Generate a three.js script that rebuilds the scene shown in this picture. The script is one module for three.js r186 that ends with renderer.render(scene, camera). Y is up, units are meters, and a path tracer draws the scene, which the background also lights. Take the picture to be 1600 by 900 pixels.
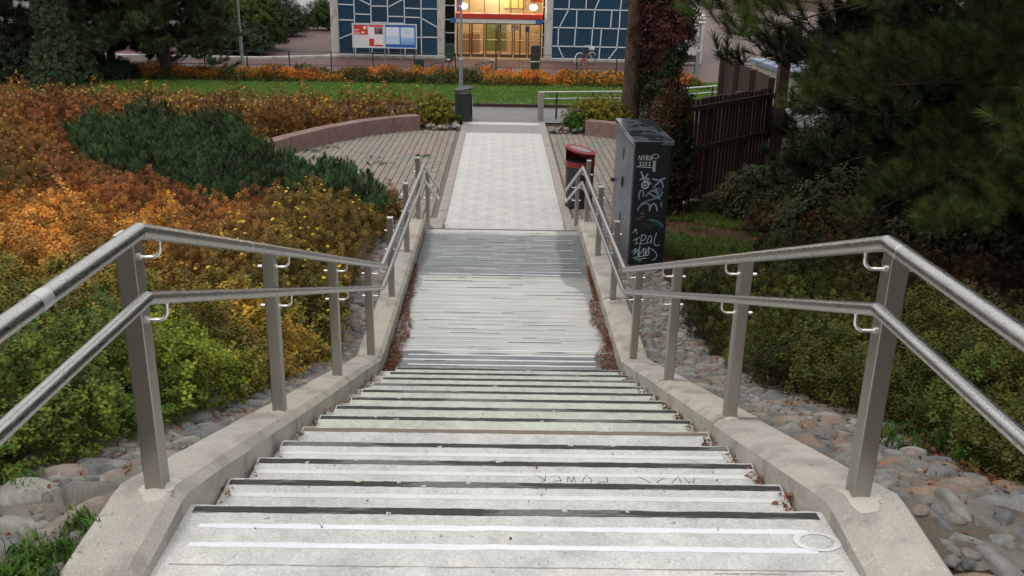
import * as THREE from 'three';
import { mergeGeometries, mergeVertices } from 'three/addons/utils/BufferGeometryUtils.js';
import { RoundedBoxGeometry } from 'three/addons/geometries/RoundedBoxGeometry.js';

// ---------------------------------------------------------------- camera, sky, sun, exposure
// x to the right, y up, the stairs run down along -z; y = 0 is the lower path, the eye is 4.9 m above it
const scene = new THREE.Scene();
const camera = new THREE.PerspectiveCamera(35.27, 16 / 9, 0.05, 600);
camera.position.set(0, 4.9, 0);
camera.rotation.order = 'YXZ';
camera.rotation.set(-0.33468, -0.01655, 0.02105);
scene.add(camera);
const renderer = new THREE.WebGLRenderer({ antialias: true });
renderer.toneMapping = THREE.LinearToneMapping;
renderer.toneMappingExposure = 1.3;
renderer.shadowMap.enabled = true;
{ // an even overcast evening sky, brighter overhead
  const w = 256, h = 128, d = new Float32Array(w * h * 4);
  for (let j = 0; j < h; j++) for (let i = 0; i < w; i++) {
    const el = (0.5 - (j + 0.5) / h) * Math.PI * -1, s = Math.sin(el), k = 4 * (j * w + i);
    const c = 0.5 + 0.5 * Math.sin(i / w * Math.PI * 6 + 1.3) * Math.cos(el * 3) * Math.cos(i / w * Math.PI * 2);
    const L = s > 0 ? 0.42 + 0.85 * s + 0.05 * c : 0.2;
    d[k] = L * 0.99; d[k + 1] = L; d[k + 2] = L * 1.0; d[k + 3] = 1;
  }
  const t = new THREE.DataTexture(d, w, h, THREE.RGBAFormat, THREE.FloatType);
  t.mapping = THREE.EquirectangularReflectionMapping; t.magFilter = t.minFilter = THREE.LinearFilter; t.needsUpdate = true;
  scene.background = t; scene.environment = t;
}
const sun = new THREE.DirectionalLight(0xfff4e6, 0.6);
sun.position.set(-30, 70, -2); sun.target.position.set(0, 0, -20);
sun.castShadow = true; sun.shadow.radius = 45; sun.shadow.mapSize.set(2048, 2048);
Object.assign(sun.shadow.camera, { left: -60, right: 60, top: 60, bottom: -60, near: 1, far: 200 });
scene.add(sun, sun.target);

// ---------------------------------------------------------------- helpers
let seedv = 7;
function rng(s) { let a = s >>> 0; return () => { a = (a + 0x6D2B79F5) | 0; let t = Math.imul(a ^ (a >>> 15), 1 | a); t = (t + Math.imul(t ^ (t >>> 7), 61 | t)) ^ t; return ((t ^ (t >>> 14)) >>> 0) / 4294967296; }; }
const R = rng(20231);
const rr = (a, b, r = R) => a + (b - a) * r();
const clamp = (x, a = 0, b = 1) => Math.min(b, Math.max(a, x));
const sstep = (a, b, x) => { const t = clamp((x - a) / (b - a)); return t * t * (3 - 2 * t); };
const lerp = (a, b, t) => a + (b - a) * t;
function h2(x, y, s) { let h = Math.imul(x, 374761393) + Math.imul(y, 668265263) + Math.imul(s, 974711) | 0; h = Math.imul(h ^ (h >>> 13), 1274126177); return ((h ^ (h >>> 16)) >>> 0) / 4294967296; }
function vn(x, y, s = 0, p = 0, q = p) { // value noise, periodic when p is given
  const xi = Math.floor(x), yi = Math.floor(y), u = x - xi, v = y - yi, a = u * u * (3 - 2 * u), b = v * v * (3 - 2 * v);
  const m = (k, n) => n ? ((k % n) + n) % n : k;
  const X0 = m(xi, p), X1 = m(xi + 1, p), Y0 = m(yi, q), Y1 = m(yi + 1, q);
  return lerp(lerp(h2(X0, Y0, s), h2(X1, Y0, s), a), lerp(h2(X0, Y1, s), h2(X1, Y1, s), a), b);
}
function fbm(x, y, s, oct = 4, p = 0, q = p) { let v = 0, a = 0.5, n = 0; for (let i = 0; i < oct; i++) { v += a * vn(x, y, s + i * 17, p, q); n += a; a *= 0.5; x *= 2; y *= 2; p *= 2; q *= 2; } return v / n; }
const toS = (c) => Math.round(255 * clamp(c <= 0.0031308 ? 12.92 * c : 1.055 * Math.pow(c, 1 / 2.4) - 0.055));
function tex(w, h, fn, srgb = true) { // fn(u, v) gives linear rgb or one number
  const d = new Uint8Array(w * h * 4);
  for (let j = 0; j < h; j++) for (let i = 0; i < w; i++) {
    const c = fn((i + 0.5) / w, (j + 0.5) / h), k = 4 * (j * w + i);
    for (let n = 0; n < 3; n++) { const v = typeof c === 'number' ? c : c[n]; d[k + n] = srgb ? toS(v) : Math.round(255 * clamp(v)); }
    d[k + 3] = 255;
  }
  const t = new THREE.DataTexture(d, w, h); t.wrapS = t.wrapT = THREE.RepeatWrapping; t.magFilter = THREE.LinearFilter; t.minFilter = THREE.LinearMipmapLinearFilter; t.generateMipmaps = true;
  if (srgb) t.colorSpace = THREE.SRGBColorSpace; t.needsUpdate = true; return t;
}
function rep(t, x, y = x) { const c = t.clone(); c.repeat.set(x, y); c.needsUpdate = true; return c; }
const col = (r, g, b) => new THREE.Color().setRGB(r, g, b);
function mat(c, rough = 0.8, o = {}) { return new THREE.MeshPhysicalMaterial({ color: c ? col(...c) : 0xffffff, roughness: rough, metalness: 0, ...o }); }
const used = new Map();
function numbered(n) { const k = used.get(n) || 0; used.set(n, k + 1); return k ? n + '_' + String(k).padStart(3, '0') : n; }
function shadows(o) { o.traverse((m) => { if (m.isMesh) { m.castShadow = m.receiveShadow = true; } }); return o; }
function part(name, g, m, parent, label) {
  const o = new THREE.Mesh(Array.isArray(g) ? merge(g) : g, m); o.name = name; o.castShadow = o.receiveShadow = true;
  if (label) o.userData.label = label; parent.add(o); return o;
}
function thing(name, label, category, group, pos = [0, 0, 0], turn = 0) {
  const o = new THREE.Group(); o.name = numbered(name); o.position.set(...pos); o.rotation.y = turn;
  o.userData = { label, category }; if (group) o.userData.group = group; scene.add(o); return o;
}
function single(name, g, m, label, category, group) { const o = new THREE.Mesh(Array.isArray(g) ? merge(g) : g, m); o.name = numbered(name); o.castShadow = o.receiveShadow = true; o.userData = { label, category }; if (group) o.userData.group = group; scene.add(o); return o; }
function struct(name, g, m) { const o = g ? new THREE.Mesh(Array.isArray(g) ? merge(g) : g, m) : new THREE.Group(); o.name = numbered(name); o.userData = { kind: 'structure' }; o.castShadow = o.receiveShadow = true; scene.add(o); return o; }
function stuff(name, label, category) { const o = new THREE.Group(); o.name = numbered(name); o.userData = { kind: 'stuff', label, category }; scene.add(o); return o; }
function clean(g) { let q = g.index ? g.toNonIndexed() : g; for (const k of Object.keys(q.attributes)) if (!['position', 'normal', 'uv'].includes(k)) q.deleteAttribute(k); if (!q.attributes.uv) q.setAttribute('uv', new THREE.BufferAttribute(new Float32Array(q.attributes.position.count * 2), 2)); if (!q.attributes.normal) q.computeVertexNormals(); return q; }
function merge(a) { return a.length === 1 ? clean(a[0]) : mergeGeometries(a.map(clean)); }
function boxUV(g, s = 1) { // uv in metres from the face direction
  const q = g.index ? g.toNonIndexed() : g; if (!q.attributes.normal) q.computeVertexNormals();
  const p = q.attributes.position, n = q.attributes.normal, uv = new Float32Array(p.count * 2);
  for (let t = 0; t < p.count; t += 3) {
    let x = 0, y = 0, z = 0; for (let k = 0; k < 3; k++) { x += Math.abs(n.getX(t + k)); y += Math.abs(n.getY(t + k)); z += Math.abs(n.getZ(t + k)); }
    for (let k = 0; k < 3; k++) { const i = t + k, X = p.getX(i), Y = p.getY(i), Z = p.getZ(i);
      const a = y >= x && y >= z ? [X, Z] : x >= z ? [Z, Y] : [X, Y]; uv[2 * i] = a[0] * s; uv[2 * i + 1] = a[1] * s; }
  }
  q.setAttribute('uv', new THREE.BufferAttribute(uv, 2)); return q;
}
function box(w, h, d, x = 0, y = 0, z = 0, bevel = 0) { const g = bevel ? new RoundedBoxGeometry(w, h, d, 1, bevel) : new THREE.BoxGeometry(w, h, d); g.translate(x, y, z); return boxUV(g); }
const V = (x, y, z) => new THREE.Vector3(x, y, z);
const P = (x, D, Y) => V(x, Y, -D); // across, along the stairs, height
function rod(a, b, r, r2 = r, seg = 12) { // tapered round bar between two points, uv in metres
  const L = a.distanceTo(b), g = new THREE.CylinderGeometry(r2, r, L, seg, 1); const uv = g.attributes.uv;
  for (let i = 0; i < uv.count; i++) uv.setXY(i, uv.getX(i) * 0.16, uv.getY(i) * L);
  g.translate(0, L / 2, 0); g.applyQuaternion(new THREE.Quaternion().setFromUnitVectors(V(0, 1, 0), b.clone().sub(a).normalize())); g.translate(a.x, a.y, a.z); return g;
}
function ball(p, r, w = 12, h = 8) { const g = new THREE.SphereGeometry(r, w, h); g.translate(p.x, p.y, p.z); return g; }
function pipe(pts, r, seg = 16) { const a = []; for (let i = 0; i < pts.length - 1; i++) { a.push(rod(pts[i], pts[i + 1], r, r, seg)); if (i) a.push(ball(pts[i], r, seg, 10)); } return merge(a); }
function curve(pts, r, n = 20, seg = 8) { return new THREE.TubeGeometry(new THREE.CatmullRomCurve3(pts), n, r, seg, false); }
function limb(pts, r0, r1, n = 8, seg = 7) { // tapered bent branch
  const c = new THREE.CatmullRomCurve3(pts), g = new THREE.TubeGeometry(c, n, 1, seg, false), p = g.attributes.position, uv = g.attributes.uv, L = c.getLength();
  for (let i = 0; i <= n; i++) { const o = c.getPointAt(i / n), r = lerp(r0, r1, i / n);
    for (let k = 0; k <= seg; k++) { const m = i * (seg + 1) + k; p.setXYZ(m, o.x + (p.getX(m) - o.x) * r, o.y + (p.getY(m) - o.y) * r, o.z + (p.getZ(m) - o.z) * r); uv.setXY(m, (k / seg) * r0 * 6, (i / n) * L); } }
  g.computeVertexNormals(); return g;
}
function sheet(x0, x1, D0, D1, nx, nd, yf) { // a ground sheet, yf(x, D) gives its height
  const g = new THREE.PlaneGeometry(1, 1, nx, nd), p = g.attributes.position, uv = g.attributes.uv;
  for (let j = 0; j <= nd; j++) for (let i = 0; i <= nx; i++) { const x = lerp(x0, x1, i / nx), D = lerp(D0, D1, j / nd), k = j * (nx + 1) + i; p.setXYZ(k, x, yf(x, D), -D); uv.setXY(k, x, -D); }
  const ix = g.index; for (let i = 0; i < ix.count; i += 3) { const a = ix.getX(i + 1); ix.setX(i + 1, ix.getX(i + 2)); ix.setX(i + 2, a); }
  g.computeVertexNormals();
  if (g.attributes.normal.getY(0) < 0) { for (let i = 0; i < ix.count; i += 3) { const a = ix.getX(i + 1); ix.setX(i + 1, ix.getX(i + 2)); ix.setX(i + 2, a); } g.computeVertexNormals(); }
  return g;
}
const M4 = new THREE.Matrix4(), Q4 = new THREE.Quaternion(), S4 = new THREE.Vector3();
function scatter(name, g, m, list, parent, kind) { // list of {p, q, s, c}
  if (!list.length) return null;
  const o = new THREE.InstancedMesh(g, m, list.length); o.name = name; o.castShadow = o.receiveShadow = true;
  list.forEach((e, i) => { S4.set(e.s, e.s * (e.sy || 1), e.s); M4.compose(e.p, e.q, S4); o.setMatrixAt(i, M4); if (e.c) o.setColorAt(i, e.c); });
  if (kind) o.userData.kind = kind; parent.add(o); return o;
}
const UP = V(0, 1, 0);
function tilt(dir, r = R) { const q = new THREE.Quaternion().setFromUnitVectors(UP, dir.clone().normalize()); return q.multiply(new THREE.Quaternion().setFromAxisAngle(UP, r() * 6.283)); }
function interp(T, d) { if (d <= T[0][0]) return T[0][1]; for (let i = 1; i < T.length; i++) if (d <= T[i][0]) return lerp(T[i - 1][1], T[i][1], (d - T[i - 1][0]) / (T[i][0] - T[i - 1][0])); return T[T.length - 1][1]; }

// ---------------------------------------------------------------- measures of the place
const KT = [[-5, 3.05], [2.4, 3.055], [2.93, 3.094], [8.3, 1.281], [13.6, 1.281], [17.0, 0.12], [60, 0.1]];           // top of the kerbs
const GL = [[-5, 3.05], [2.5, 3.0], [5, 2.55], [8.3, 1.75], [11, 1.3], [14, 0.85], [17, 0.5], [20, 0.3], [24, 0.15], [30, 0.0], [99, 0]];
const GR = [[-5, 3.05], [2.5, 2.95], [5, 2.35], [8.3, 1.45], [11, 1.08], [13, 0.85], [16, 0.45], [18, 0.1], [20, 0], [99, 0]];
const XL0 = -1.41, XL1 = -1.14, XR0 = 1.245, XR1 = 1.535;                                                    // kerbs
const WALL = [[-6.15, 24.3], [-5.84, 25.25], [-5.08, 26.94], [-4.22, 28.26], [-3.4, 29.12], [-2.6, 29.65]]; // foot of the granite wall
function inPlaza(x, D) {
  if (D < 16.9 || D > 30.6) return false;
  if (x > -1.15 && x < 1.4) return true;
  if (x < 0) { const lim = D < 18.6 ? -2.6 - (D - 17) * 1.0 : D < 24.3 ? -4.3 - (D - 18.6) * 0.32 : interp(WALL.map((a) => [a[1], a[0]]), D); return x > lim && D < 29.7; }
  const lim = D < 20 ? 3.0 : D < 25 ? 4.4 : D < 28.5 ? 4.6 - (D - 25) * 0.2 : 3.9 - (D - 28.5) * 1.7; return x < lim && D < 29.4;
}
function ground(x, D) { // soil height outside the stairs
  const t = sstep(1.5, 3.2, Math.abs(x)), base = lerp(interp(KT, D) - 0.05, interp(x < 0 ? GL : GR, D), t);
  return base + (fbm(x * 0.7, D * 0.7, 5, 3) - 0.5) * 0.1 * sstep(1.6, 2.6, Math.abs(x)) * (D < 30 ? 1 : 0);
}

// ---------------------------------------------------------------- textures and materials
const NC = tex(1024, 1024, (u, v) => { // cast concrete with sand grain, 1.5 m
  const a = fbm(u * 6, v * 6, 1, 5, 6), b = vn(u * 340, v * 340, 9, 340), c = vn(u * 150, v * 150, 11, 150), d = fbm(u * 24, v * 24, 41, 3, 24);
  let k = 0.74 + 0.34 * a + 0.26 * (b - 0.5) + 0.16 * (c - 0.5) + 0.28 * (d - 0.5); const pit = vn(u * 96, v * 96, 31, 96); if (pit > 0.955) k *= 0.5;
  return [k * 0.52, k * 0.515, k * 0.49].map((z) => clamp(z, 0.02, 0.9));
});
const NB = tex(512, 512, (u, v) => 0.5 + 0.35 * (vn(u * 190, v * 190, 3, 190) - 0.5) + 0.4 * (fbm(u * 12, v * 12, 8, 4, 12) - 0.5), false);
const KC = tex(1024, 1024, (u, v) => { // brown weathered kerb concrete with pale pebbles, 1.5 m
  const a = fbm(u * 5, v * 5, 61, 5, 5), b = vn(u * 300, v * 300, 62, 300), p = vn(u * 110, v * 110, 63, 110), q = vn(u * 60, v * 60, 64, 60), m = fbm(u * 9, v * 9, 66, 4, 9);
  let k = 0.66 + 0.5 * a + 0.2 * (b - 0.5); if (p > 0.9) k *= 1.25; if (q > 0.955) k *= 0.62; k *= 1 - 0.22 * sstep(0.52, 0.72, m);
  return [0.42 * k, 0.383 * k, 0.34 * k];
});
const GRAN = tex(512, 512, (u, v) => { const a = vn(u * 170, v * 170, 71, 170), b = vn(u * 120, v * 120, 72, 120), c = fbm(u * 5, v * 5, 73, 3, 5); let k = 0.75 + 0.5 * c; const f = a > 0.7 ? 0.45 : b > 0.72 ? 1.5 : 1; return [0.21 * k * f, 0.125 * k * (f > 1 ? 1.7 : f), 0.108 * k * (f > 1 ? 1.8 : f)]; });
const ASPH = tex(512, 512, (u, v) => { const a = vn(u * 200, v * 200, 81, 200), b = fbm(u * 5, v * 5, 82, 4, 5); const k = 0.13 * (0.75 + 0.4 * b + 0.5 * (a - 0.5)); return [k * 1.02, k, k * 1.02]; });
const SOIL = tex(512, 512, (u, v) => { const a = fbm(u * 22, v * 22, 91, 5, 22), b = vn(u * 160, v * 70, 92, 160, 70); const k = 0.5 + a + (b > 0.8 ? 0.7 : 0); return [0.05 * k, 0.031 * k, 0.019 * k]; });
const MORT = tex(512, 512, (u, v) => { const a = fbm(u * 9, v * 9, 95, 5, 9), b = vn(u * 200, v * 200, 96, 200), m = fbm(u * 5, v * 5, 97, 3, 5); const k = 0.6 + 0.6 * a + 0.3 * (b - 0.5); const q = sstep(0.56, 0.74, m); return [lerp(0.17, 0.1, q) * k, lerp(0.152, 0.078, q) * k, lerp(0.128, 0.058, q) * k]; });
const BRICK = tex(1024, 1024, (u, v) => { // small pink pavers seen from afar, 4 m tile
  const n = 24, r = Math.floor(v * n * 2), s = (u * n + (r % 2) * 0.5), i = Math.floor(s) % n, fu = s - Math.floor(s), fv = v * n * 2 - r, e = fu < 0.06 || fv < 0.1 ? 0.6 : 1, t = 0.8 + 0.4 * h2(i, r, 5), w = fbm(u * 4, v * 4, 101, 4, 4);
  return [0.112 * t * e * (0.7 + 0.5 * w), 0.058 * t * e * (0.7 + 0.5 * w), 0.05 * t * e * (0.7 + 0.5 * w)];
});
const WOODT = tex(256, 512, (u, v) => { const a = fbm(u * 40, v * 3, 111, 4, 40, 3), b = vn(u * 120, v * 6, 112, 120, 6); const k = 0.5 + 0.7 * a + 0.3 * (b - 0.5); return [0.055 * k, 0.026 * k, 0.019 * k]; });
const BARK = tex(256, 512, (u, v) => { const a = fbm(u * 14, v * 5, 121, 5, 14, 5), b = vn(u * 30, v * 12, 122, 30, 12); const k = (0.35 + a) * (b > 0.3 ? 1 : 0.5); return [0.075 * k, 0.042 * k, 0.03 * k]; });
const STEELR = tex(512, 512, (u, v) => { let k = 0.24 + 0.12 * vn(u * 60, v * 20, 131, 60, 20); const d = vn(u * 90, v * 90, 132, 90), e = vn(u * 150, v * 150, 133, 150); if (d > 0.84 || e > 0.88) k = 0.5; return k; }, false);
const STEELC = tex(512, 512, (u, v) => { let k = 0.84 + 0.2 * fbm(u * 20, v * 5, 134, 3, 20, 5); const d = vn(u * 90, v * 90, 132, 90), e = vn(u * 150, v * 150, 133, 150); if (d > 0.86) k *= 0.55; else if (e > 0.9) k *= 0.75; return [0.5 * k, 0.49 * k, 0.475 * k]; });
const STEELB = tex(512, 512, (u, v) => { const d = vn(u * 90, v * 90, 132, 90), e = vn(u * 150, v * 150, 133, 150); return d > 0.8 || e > 0.86 ? 0.9 : 0.2; }, false);
const BLACKT = tex(1024, 64, (u, v) => { const a = fbm(u * 7, v * 1, 141, 4, 7, 1), b = vn(u * 260, v * 16, 142, 260, 16); const k = a > 0.62 ? lerp(0.026, 0.12, sstep(0.62, 0.72, a)) : 0.026; const z = k * (0.7 + 0.6 * b); return [z, z, z * 0.96]; });
const MORTL = tex(1024, 64, (u, v) => { const a = fbm(u * 9, v * 2, 151, 4, 9, 2), b = vn(u * 300, v * 20, 152, 300, 20); const k = 0.66 + 0.14 * a + 0.08 * (b - 0.5); return [k * 0.98, k, k * 1.03]; });
const LAND = tex(1024, 1024, (u, v) => { // worn surface of the middle landing: pale brushed concrete, darker damp algae bands with torn edges
  const D = 8.13 + v * 5.6, x = u * 2.25, s = fbm(x * 3, D * 26, 161, 4), s2 = vn(x * 1.4, D * 60, 162), f = vn(u * 500, v * 900, 163), e = fbm(x * 5, D * 6, 165, 3);
  let k = 0.47 * (0.8 + 0.32 * s) * (0.9 + 0.2 * f) * (0.86 + 0.28 * fbm(x * 2, D * 2, 169, 4)); const ph = (D - 8.25) / 0.129, fr = Math.abs(ph - Math.round(ph)); if (fr < 0.1) k *= 0.9; if (s2 > 0.84) k *= 0.6; if (vn(x * 1.1, D * 16, 168) > 0.88) k *= 0.74;
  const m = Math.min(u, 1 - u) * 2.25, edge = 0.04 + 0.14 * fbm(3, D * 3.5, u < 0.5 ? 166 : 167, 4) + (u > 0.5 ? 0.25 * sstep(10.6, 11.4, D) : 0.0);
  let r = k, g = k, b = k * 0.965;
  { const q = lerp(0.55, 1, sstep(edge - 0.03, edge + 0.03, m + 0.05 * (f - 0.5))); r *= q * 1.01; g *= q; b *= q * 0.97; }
  const wet = Math.max(sstep(8.95, 8.85, D + (s - 0.5) * 0.35), sstep(11.35, 11.48, D + (s - 0.5) * 0.25) * sstep(13.55, 13.35, D)), st = 0.30 + 0.28 * s2 * s + 0.1 * e;
  r = lerp(r, r * (st + 0.0), wet); g = lerp(g, g * (st + 0.03), wet); b = lerp(b, b * (st + 0.07), wet); return [r, g, b];
});
const M = {
  step: new THREE.MeshPhysicalMaterial({ map: rep(NC, 1 / 1.5), roughness: 0.82, bumpMap: rep(NB, 2), bumpScale: 0.0022 }),
  step2: new THREE.MeshPhysicalMaterial({ map: rep(NC, 1 / 1.37), color: col(0.9, 0.94, 0.86), roughness: 0.82, bumpMap: rep(NB, 2), bumpScale: 0.0022 }),
  brownStrip: new THREE.MeshPhysicalMaterial({ map: rep(NC, 1 / 1.5), color: col(0.42, 0.36, 0.28), roughness: 0.9, bumpMap: rep(NB, 2), bumpScale: 0.003 }),
  kerb: new THREE.MeshPhysicalMaterial({ map: rep(KC, 1 / 1.5), roughness: 0.85, bumpMap: rep(NB, 1.6), bumpScale: 0.004 }),
  kerb2: new THREE.MeshPhysicalMaterial({ map: rep(KC, 1 / 1.4), color: col(1.04, 1.03, 0.98), roughness: 0.85, bumpMap: rep(NB, 1.6), bumpScale: 0.004 }),
  grout: mat([0.47, 0.44, 0.39], 0.9, { bumpMap: rep(NB, 3), bumpScale: 0.004 }),
  black: new THREE.MeshPhysicalMaterial({ map: rep(BLACKT, 0.45, 1), roughness: 0.75 }),
  line: new THREE.MeshPhysicalMaterial({ map: rep(MORTL, 0.45, 1), color: col(0.9, 0.9, 0.91), roughness: 0.75 }),
  line3: new THREE.MeshPhysicalMaterial({ map: rep(MORTL, 0.45, 1), color: col(0.78, 0.775, 0.75), roughness: 0.8 }), crack: mat([0.13, 0.127, 0.115], 0.9), joint: mat([0.26, 0.25, 0.22], 0.9),
  line2: new THREE.MeshPhysicalMaterial({ map: rep(MORTL, 0.45, 1), color: col(0.8, 0.79, 0.765), roughness: 0.8 }),
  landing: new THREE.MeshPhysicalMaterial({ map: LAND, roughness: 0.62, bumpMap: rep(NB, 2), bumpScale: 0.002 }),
  granite: new THREE.MeshPhysicalMaterial({ map: rep(GRAN, 1.4), roughness: 0.6 }),
  edging: new THREE.MeshPhysicalMaterial({ map: rep(GRAN, 1.4), color: col(1.35, 1.95, 1.95), roughness: 0.75 }),
  asphalt: new THREE.MeshPhysicalMaterial({ map: rep(ASPH, 0.7), roughness: 0.6, bumpMap: rep(NB, 2), bumpScale: 0.003 }),
  soil: new THREE.MeshPhysicalMaterial({ map: rep(SOIL, 0.8), roughness: 0.95, specularIntensity: 0.2, bumpMap: rep(NB, 1), bumpScale: 0.02 }),
  mortar: new THREE.MeshPhysicalMaterial({ map: rep(MORT, 0.8), roughness: 0.9, bumpMap: rep(NB, 2), bumpScale: 0.008 }),
  brick: new THREE.MeshPhysicalMaterial({ map: rep(BRICK, 0.25), roughness: 0.6, specularIntensity: 0.7 }),
  wood: new THREE.MeshPhysicalMaterial({ map: rep(WOODT, 2, 0.7), roughness: 0.8 }),
  bark: new THREE.MeshPhysicalMaterial({ map: rep(BARK, 1, 0.7), roughness: 0.95, bumpMap: rep(BARK, 1, 0.7), bumpScale: 0.02 }),
  twig: mat([0.06, 0.045, 0.03], 0.95),
  steel: new THREE.MeshPhysicalMaterial({ map: rep(STEELC, 5, 2.2), metalness: 1, roughnessMap: rep(STEELR, 5, 2.2), roughness: 1, bumpMap: rep(STEELB, 5, 2.2), bumpScale: 0.00015 }),
  post: new THREE.MeshPhysicalMaterial({ color: col(0.36, 0.34, 0.31), metalness: 0.95, roughness: 0.34 }),
  bright: mat([0.8, 0.79, 0.77], 0.22, { metalness: 1 }),
  black2: mat([0.022, 0.024, 0.028], 0.45), darkmetal: mat([0.03, 0.024, 0.022], 0.5),
  cream: new THREE.MeshPhysicalMaterial({ map: rep(KC, 0.4), color: col(1.3, 1.4, 1.45), roughness: 0.8 }),
  blue: mat([0.009, 0.044, 0.085], 0.35, { bumpMap: rep(NB, 1), bumpScale: 0.002 }), white: mat([0.62, 0.66, 0.7], 0.5),
  galv: mat([0.3, 0.34, 0.37], 0.4, { metalness: 0.6 }), binGreen: mat([0.01, 0.045, 0.032], 0.4), red: mat([0.4, 0.03, 0.03], 0.45),
  glass: mat([0.9, 0.93, 0.92], 0.03, { transmission: 1, thickness: 0 }), darkglass: mat([0.008, 0.014, 0.014], 0.08),
};
const leafMat = (rough = 0.75, tr = 0.3) => new THREE.MeshPhysicalMaterial({ color: 0xffffff, roughness: rough, transmission: tr, thickness: 0, side: THREE.DoubleSide, vertexColors: true, specularIntensity: 0.3 });
const LEAF = leafMat(0.75, 0.16), NEEDLE = leafMat(0.6, 0.12), PETAL = leafMat(0.7, 0.3);

// ---------------------------------------------------------------- leaves, needles, flowers (small shared meshes)
const LOBED = [[0, 0], [0.3, 0.16], [0.5, 0.42], [0.27, 0.52], [0.3, 0.8], [0, 1], [-0.3, 0.8], [-0.27, 0.52], [-0.5, 0.42], [-0.3, 0.16]];
const OVAL = [[0, 0], [0.42, 0.34], [0.36, 0.7], [0, 1], [-0.36, 0.7], [-0.42, 0.34]];
const LANCE = [[0, 0], [0.5, 0.42], [0, 1], [-0.5, 0.42]];
class Bits { // collects coloured triangles
  constructor() { this.p = []; this.c = []; }
  tri(a, b, c, k) { for (const v of [a, b, c]) this.p.push(v.x, v.y, v.z); for (let i = 0; i < 3; i++) this.c.push(k[0], k[1], k[2]); }
  leaf(at, dir, up, L, W, out, k) {
    const y = dir.clone().normalize(), x = new THREE.Vector3().crossVectors(y, up).normalize(), z = new THREE.Vector3().crossVectors(x, y);
    const f = (a, b) => at.clone().addScaledVector(x, a * W).addScaledVector(y, b * L).addScaledVector(z, Math.abs(a) * W * 0.35 - b * b * L * 0.22);
    const m = f(0, 0.38); for (let i = 0; i < out.length; i++) this.tri(m, f(...out[i]), f(...out[(i + 1) % out.length]), k);
  }
  needle(a, d, L, w, k) { const s = new THREE.Vector3().crossVectors(d, V(0.31, 0.87, 0.4)).normalize().multiplyScalar(w / 2); this.tri(a.clone().add(s), a.clone().sub(s), a.clone().addScaledVector(d, L), k); }
  build() { const g = new THREE.BufferGeometry(); g.setAttribute('position', new THREE.Float32BufferAttribute(this.p, 3)); g.setAttribute('color', new THREE.Float32BufferAttribute(this.c, 3)); g.computeVertexNormals(); g.setAttribute('uv', new THREE.Float32BufferAttribute(new Float32Array(this.p.length / 3 * 2), 2)); return g; }
}
function sprig(seed, n, H, L, W, out, spread = 0.6) { // a twig set with leaves
  const r = rng(seed), b = new Bits(), bend = V(rr(-1, 1, r), 0, rr(-1, 1, r)).multiplyScalar(H * 0.35);
  const at = (t) => V(bend.x * t * t, H * t, bend.z * t * t);
  for (let i = 0; i < 3; i++) { const a = at(i / 3), c = at((i + 1) / 3), w = V(0.0016 + H * 0.006, 0, 0); b.tri(a.clone().add(w), a.clone().sub(w), c, [0.35, 0.25, 0.2]); }
  for (let i = 0; i < n; i++) { const t = 0.12 + 0.88 * i / n, an = i * 2.4 + rr(-0.4, 0.4, r), o = V(Math.cos(an), rr(0.05, spread, r), Math.sin(an)).normalize(), q = rr(0.72, 1.22, r), z = rr(-0.09, 0.09, r);
    b.leaf(at(t).addScaledVector(o, L * 0.25), o, V(rr(-0.5, 0.5, r), 1, rr(-0.5, 0.5, r)).normalize(), L * rr(0.7, 1.15, r) * (1 - 0.25 * t), W * rr(0.8, 1.1, r), out, [q * (1 + z), q, q * (1 - z)]); }
  return b.build();
}
function shoot(seed, n, H, L, w, open = 0.9) { // a pine shoot: stem, and needles that point forward and out
  const r = rng(seed), b = new Bits(); const s = 0.004 + H * 0.01;
  b.tri(V(s, 0, 0), V(-s, 0, 0), V(0, H, 0), [0.7, 0.5, 0.3]); b.tri(V(0, 0, s), V(0, 0, -s), V(0, H, 0), [0.7, 0.5, 0.3]);
  for (let i = 0; i < n; i++) { const t = Math.pow(r(), 0.8), an = r() * 6.283, o = open * rr(0.45, 1.25, r) * (1 - 0.5 * t), d = V(Math.cos(an) * Math.sin(o), Math.cos(o), Math.sin(an) * Math.sin(o)), q = rr(0.6, 1.3, r); b.needle(V(0, H * t, 0), d, L * rr(0.75, 1.1, r), w, [q * rr(0.9, 1.15, r), q, q * 0.9]); }
  return b.build();
}
function flower(seed) { const r = rng(seed), b = new Bits(); for (let i = 0; i < 5; i++) { const a = i * 1.2566 + rr(-0.1, 0.1, r); b.leaf(V(0, 0, 0), V(Math.cos(a), 0.35, Math.sin(a)), UP, 0.5, 0.5, OVAL, [1, 1, 1]); } return b.build(); }
function tuftGeo(seed, n, H, w) { const r = rng(seed), b = new Bits(); for (let i = 0; i < n; i++) { const a = r() * 6.283, l = rr(0.1, 0.7, r), d = V(Math.cos(a) * l, 1, Math.sin(a) * l).normalize(), q = rr(0.7, 1.25, r), p = V(rr(-0.5, 0.5, r) * H, 0, rr(-0.5, 0.5, r) * H), h = H * rr(0.6, 1.1, r); const s = V(Math.sin(a), 0, -Math.cos(a)).multiplyScalar(w / 2), m = p.clone().addScaledVector(d, h * 0.6), e = p.clone().addScaledVector(d, h).add(V(d.x * h * 0.35, -h * 0.08, d.z * h * 0.35)); b.tri(p.clone().add(s), p.clone().sub(s), m.clone().sub(s), [q, q, q]); b.tri(p.clone().add(s), m.clone().sub(s), m.clone().add(s), [q, q, q]); b.tri(m.clone().add(s), m.clone().sub(s), e, [q, q, q]); } return b.build(); }
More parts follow.
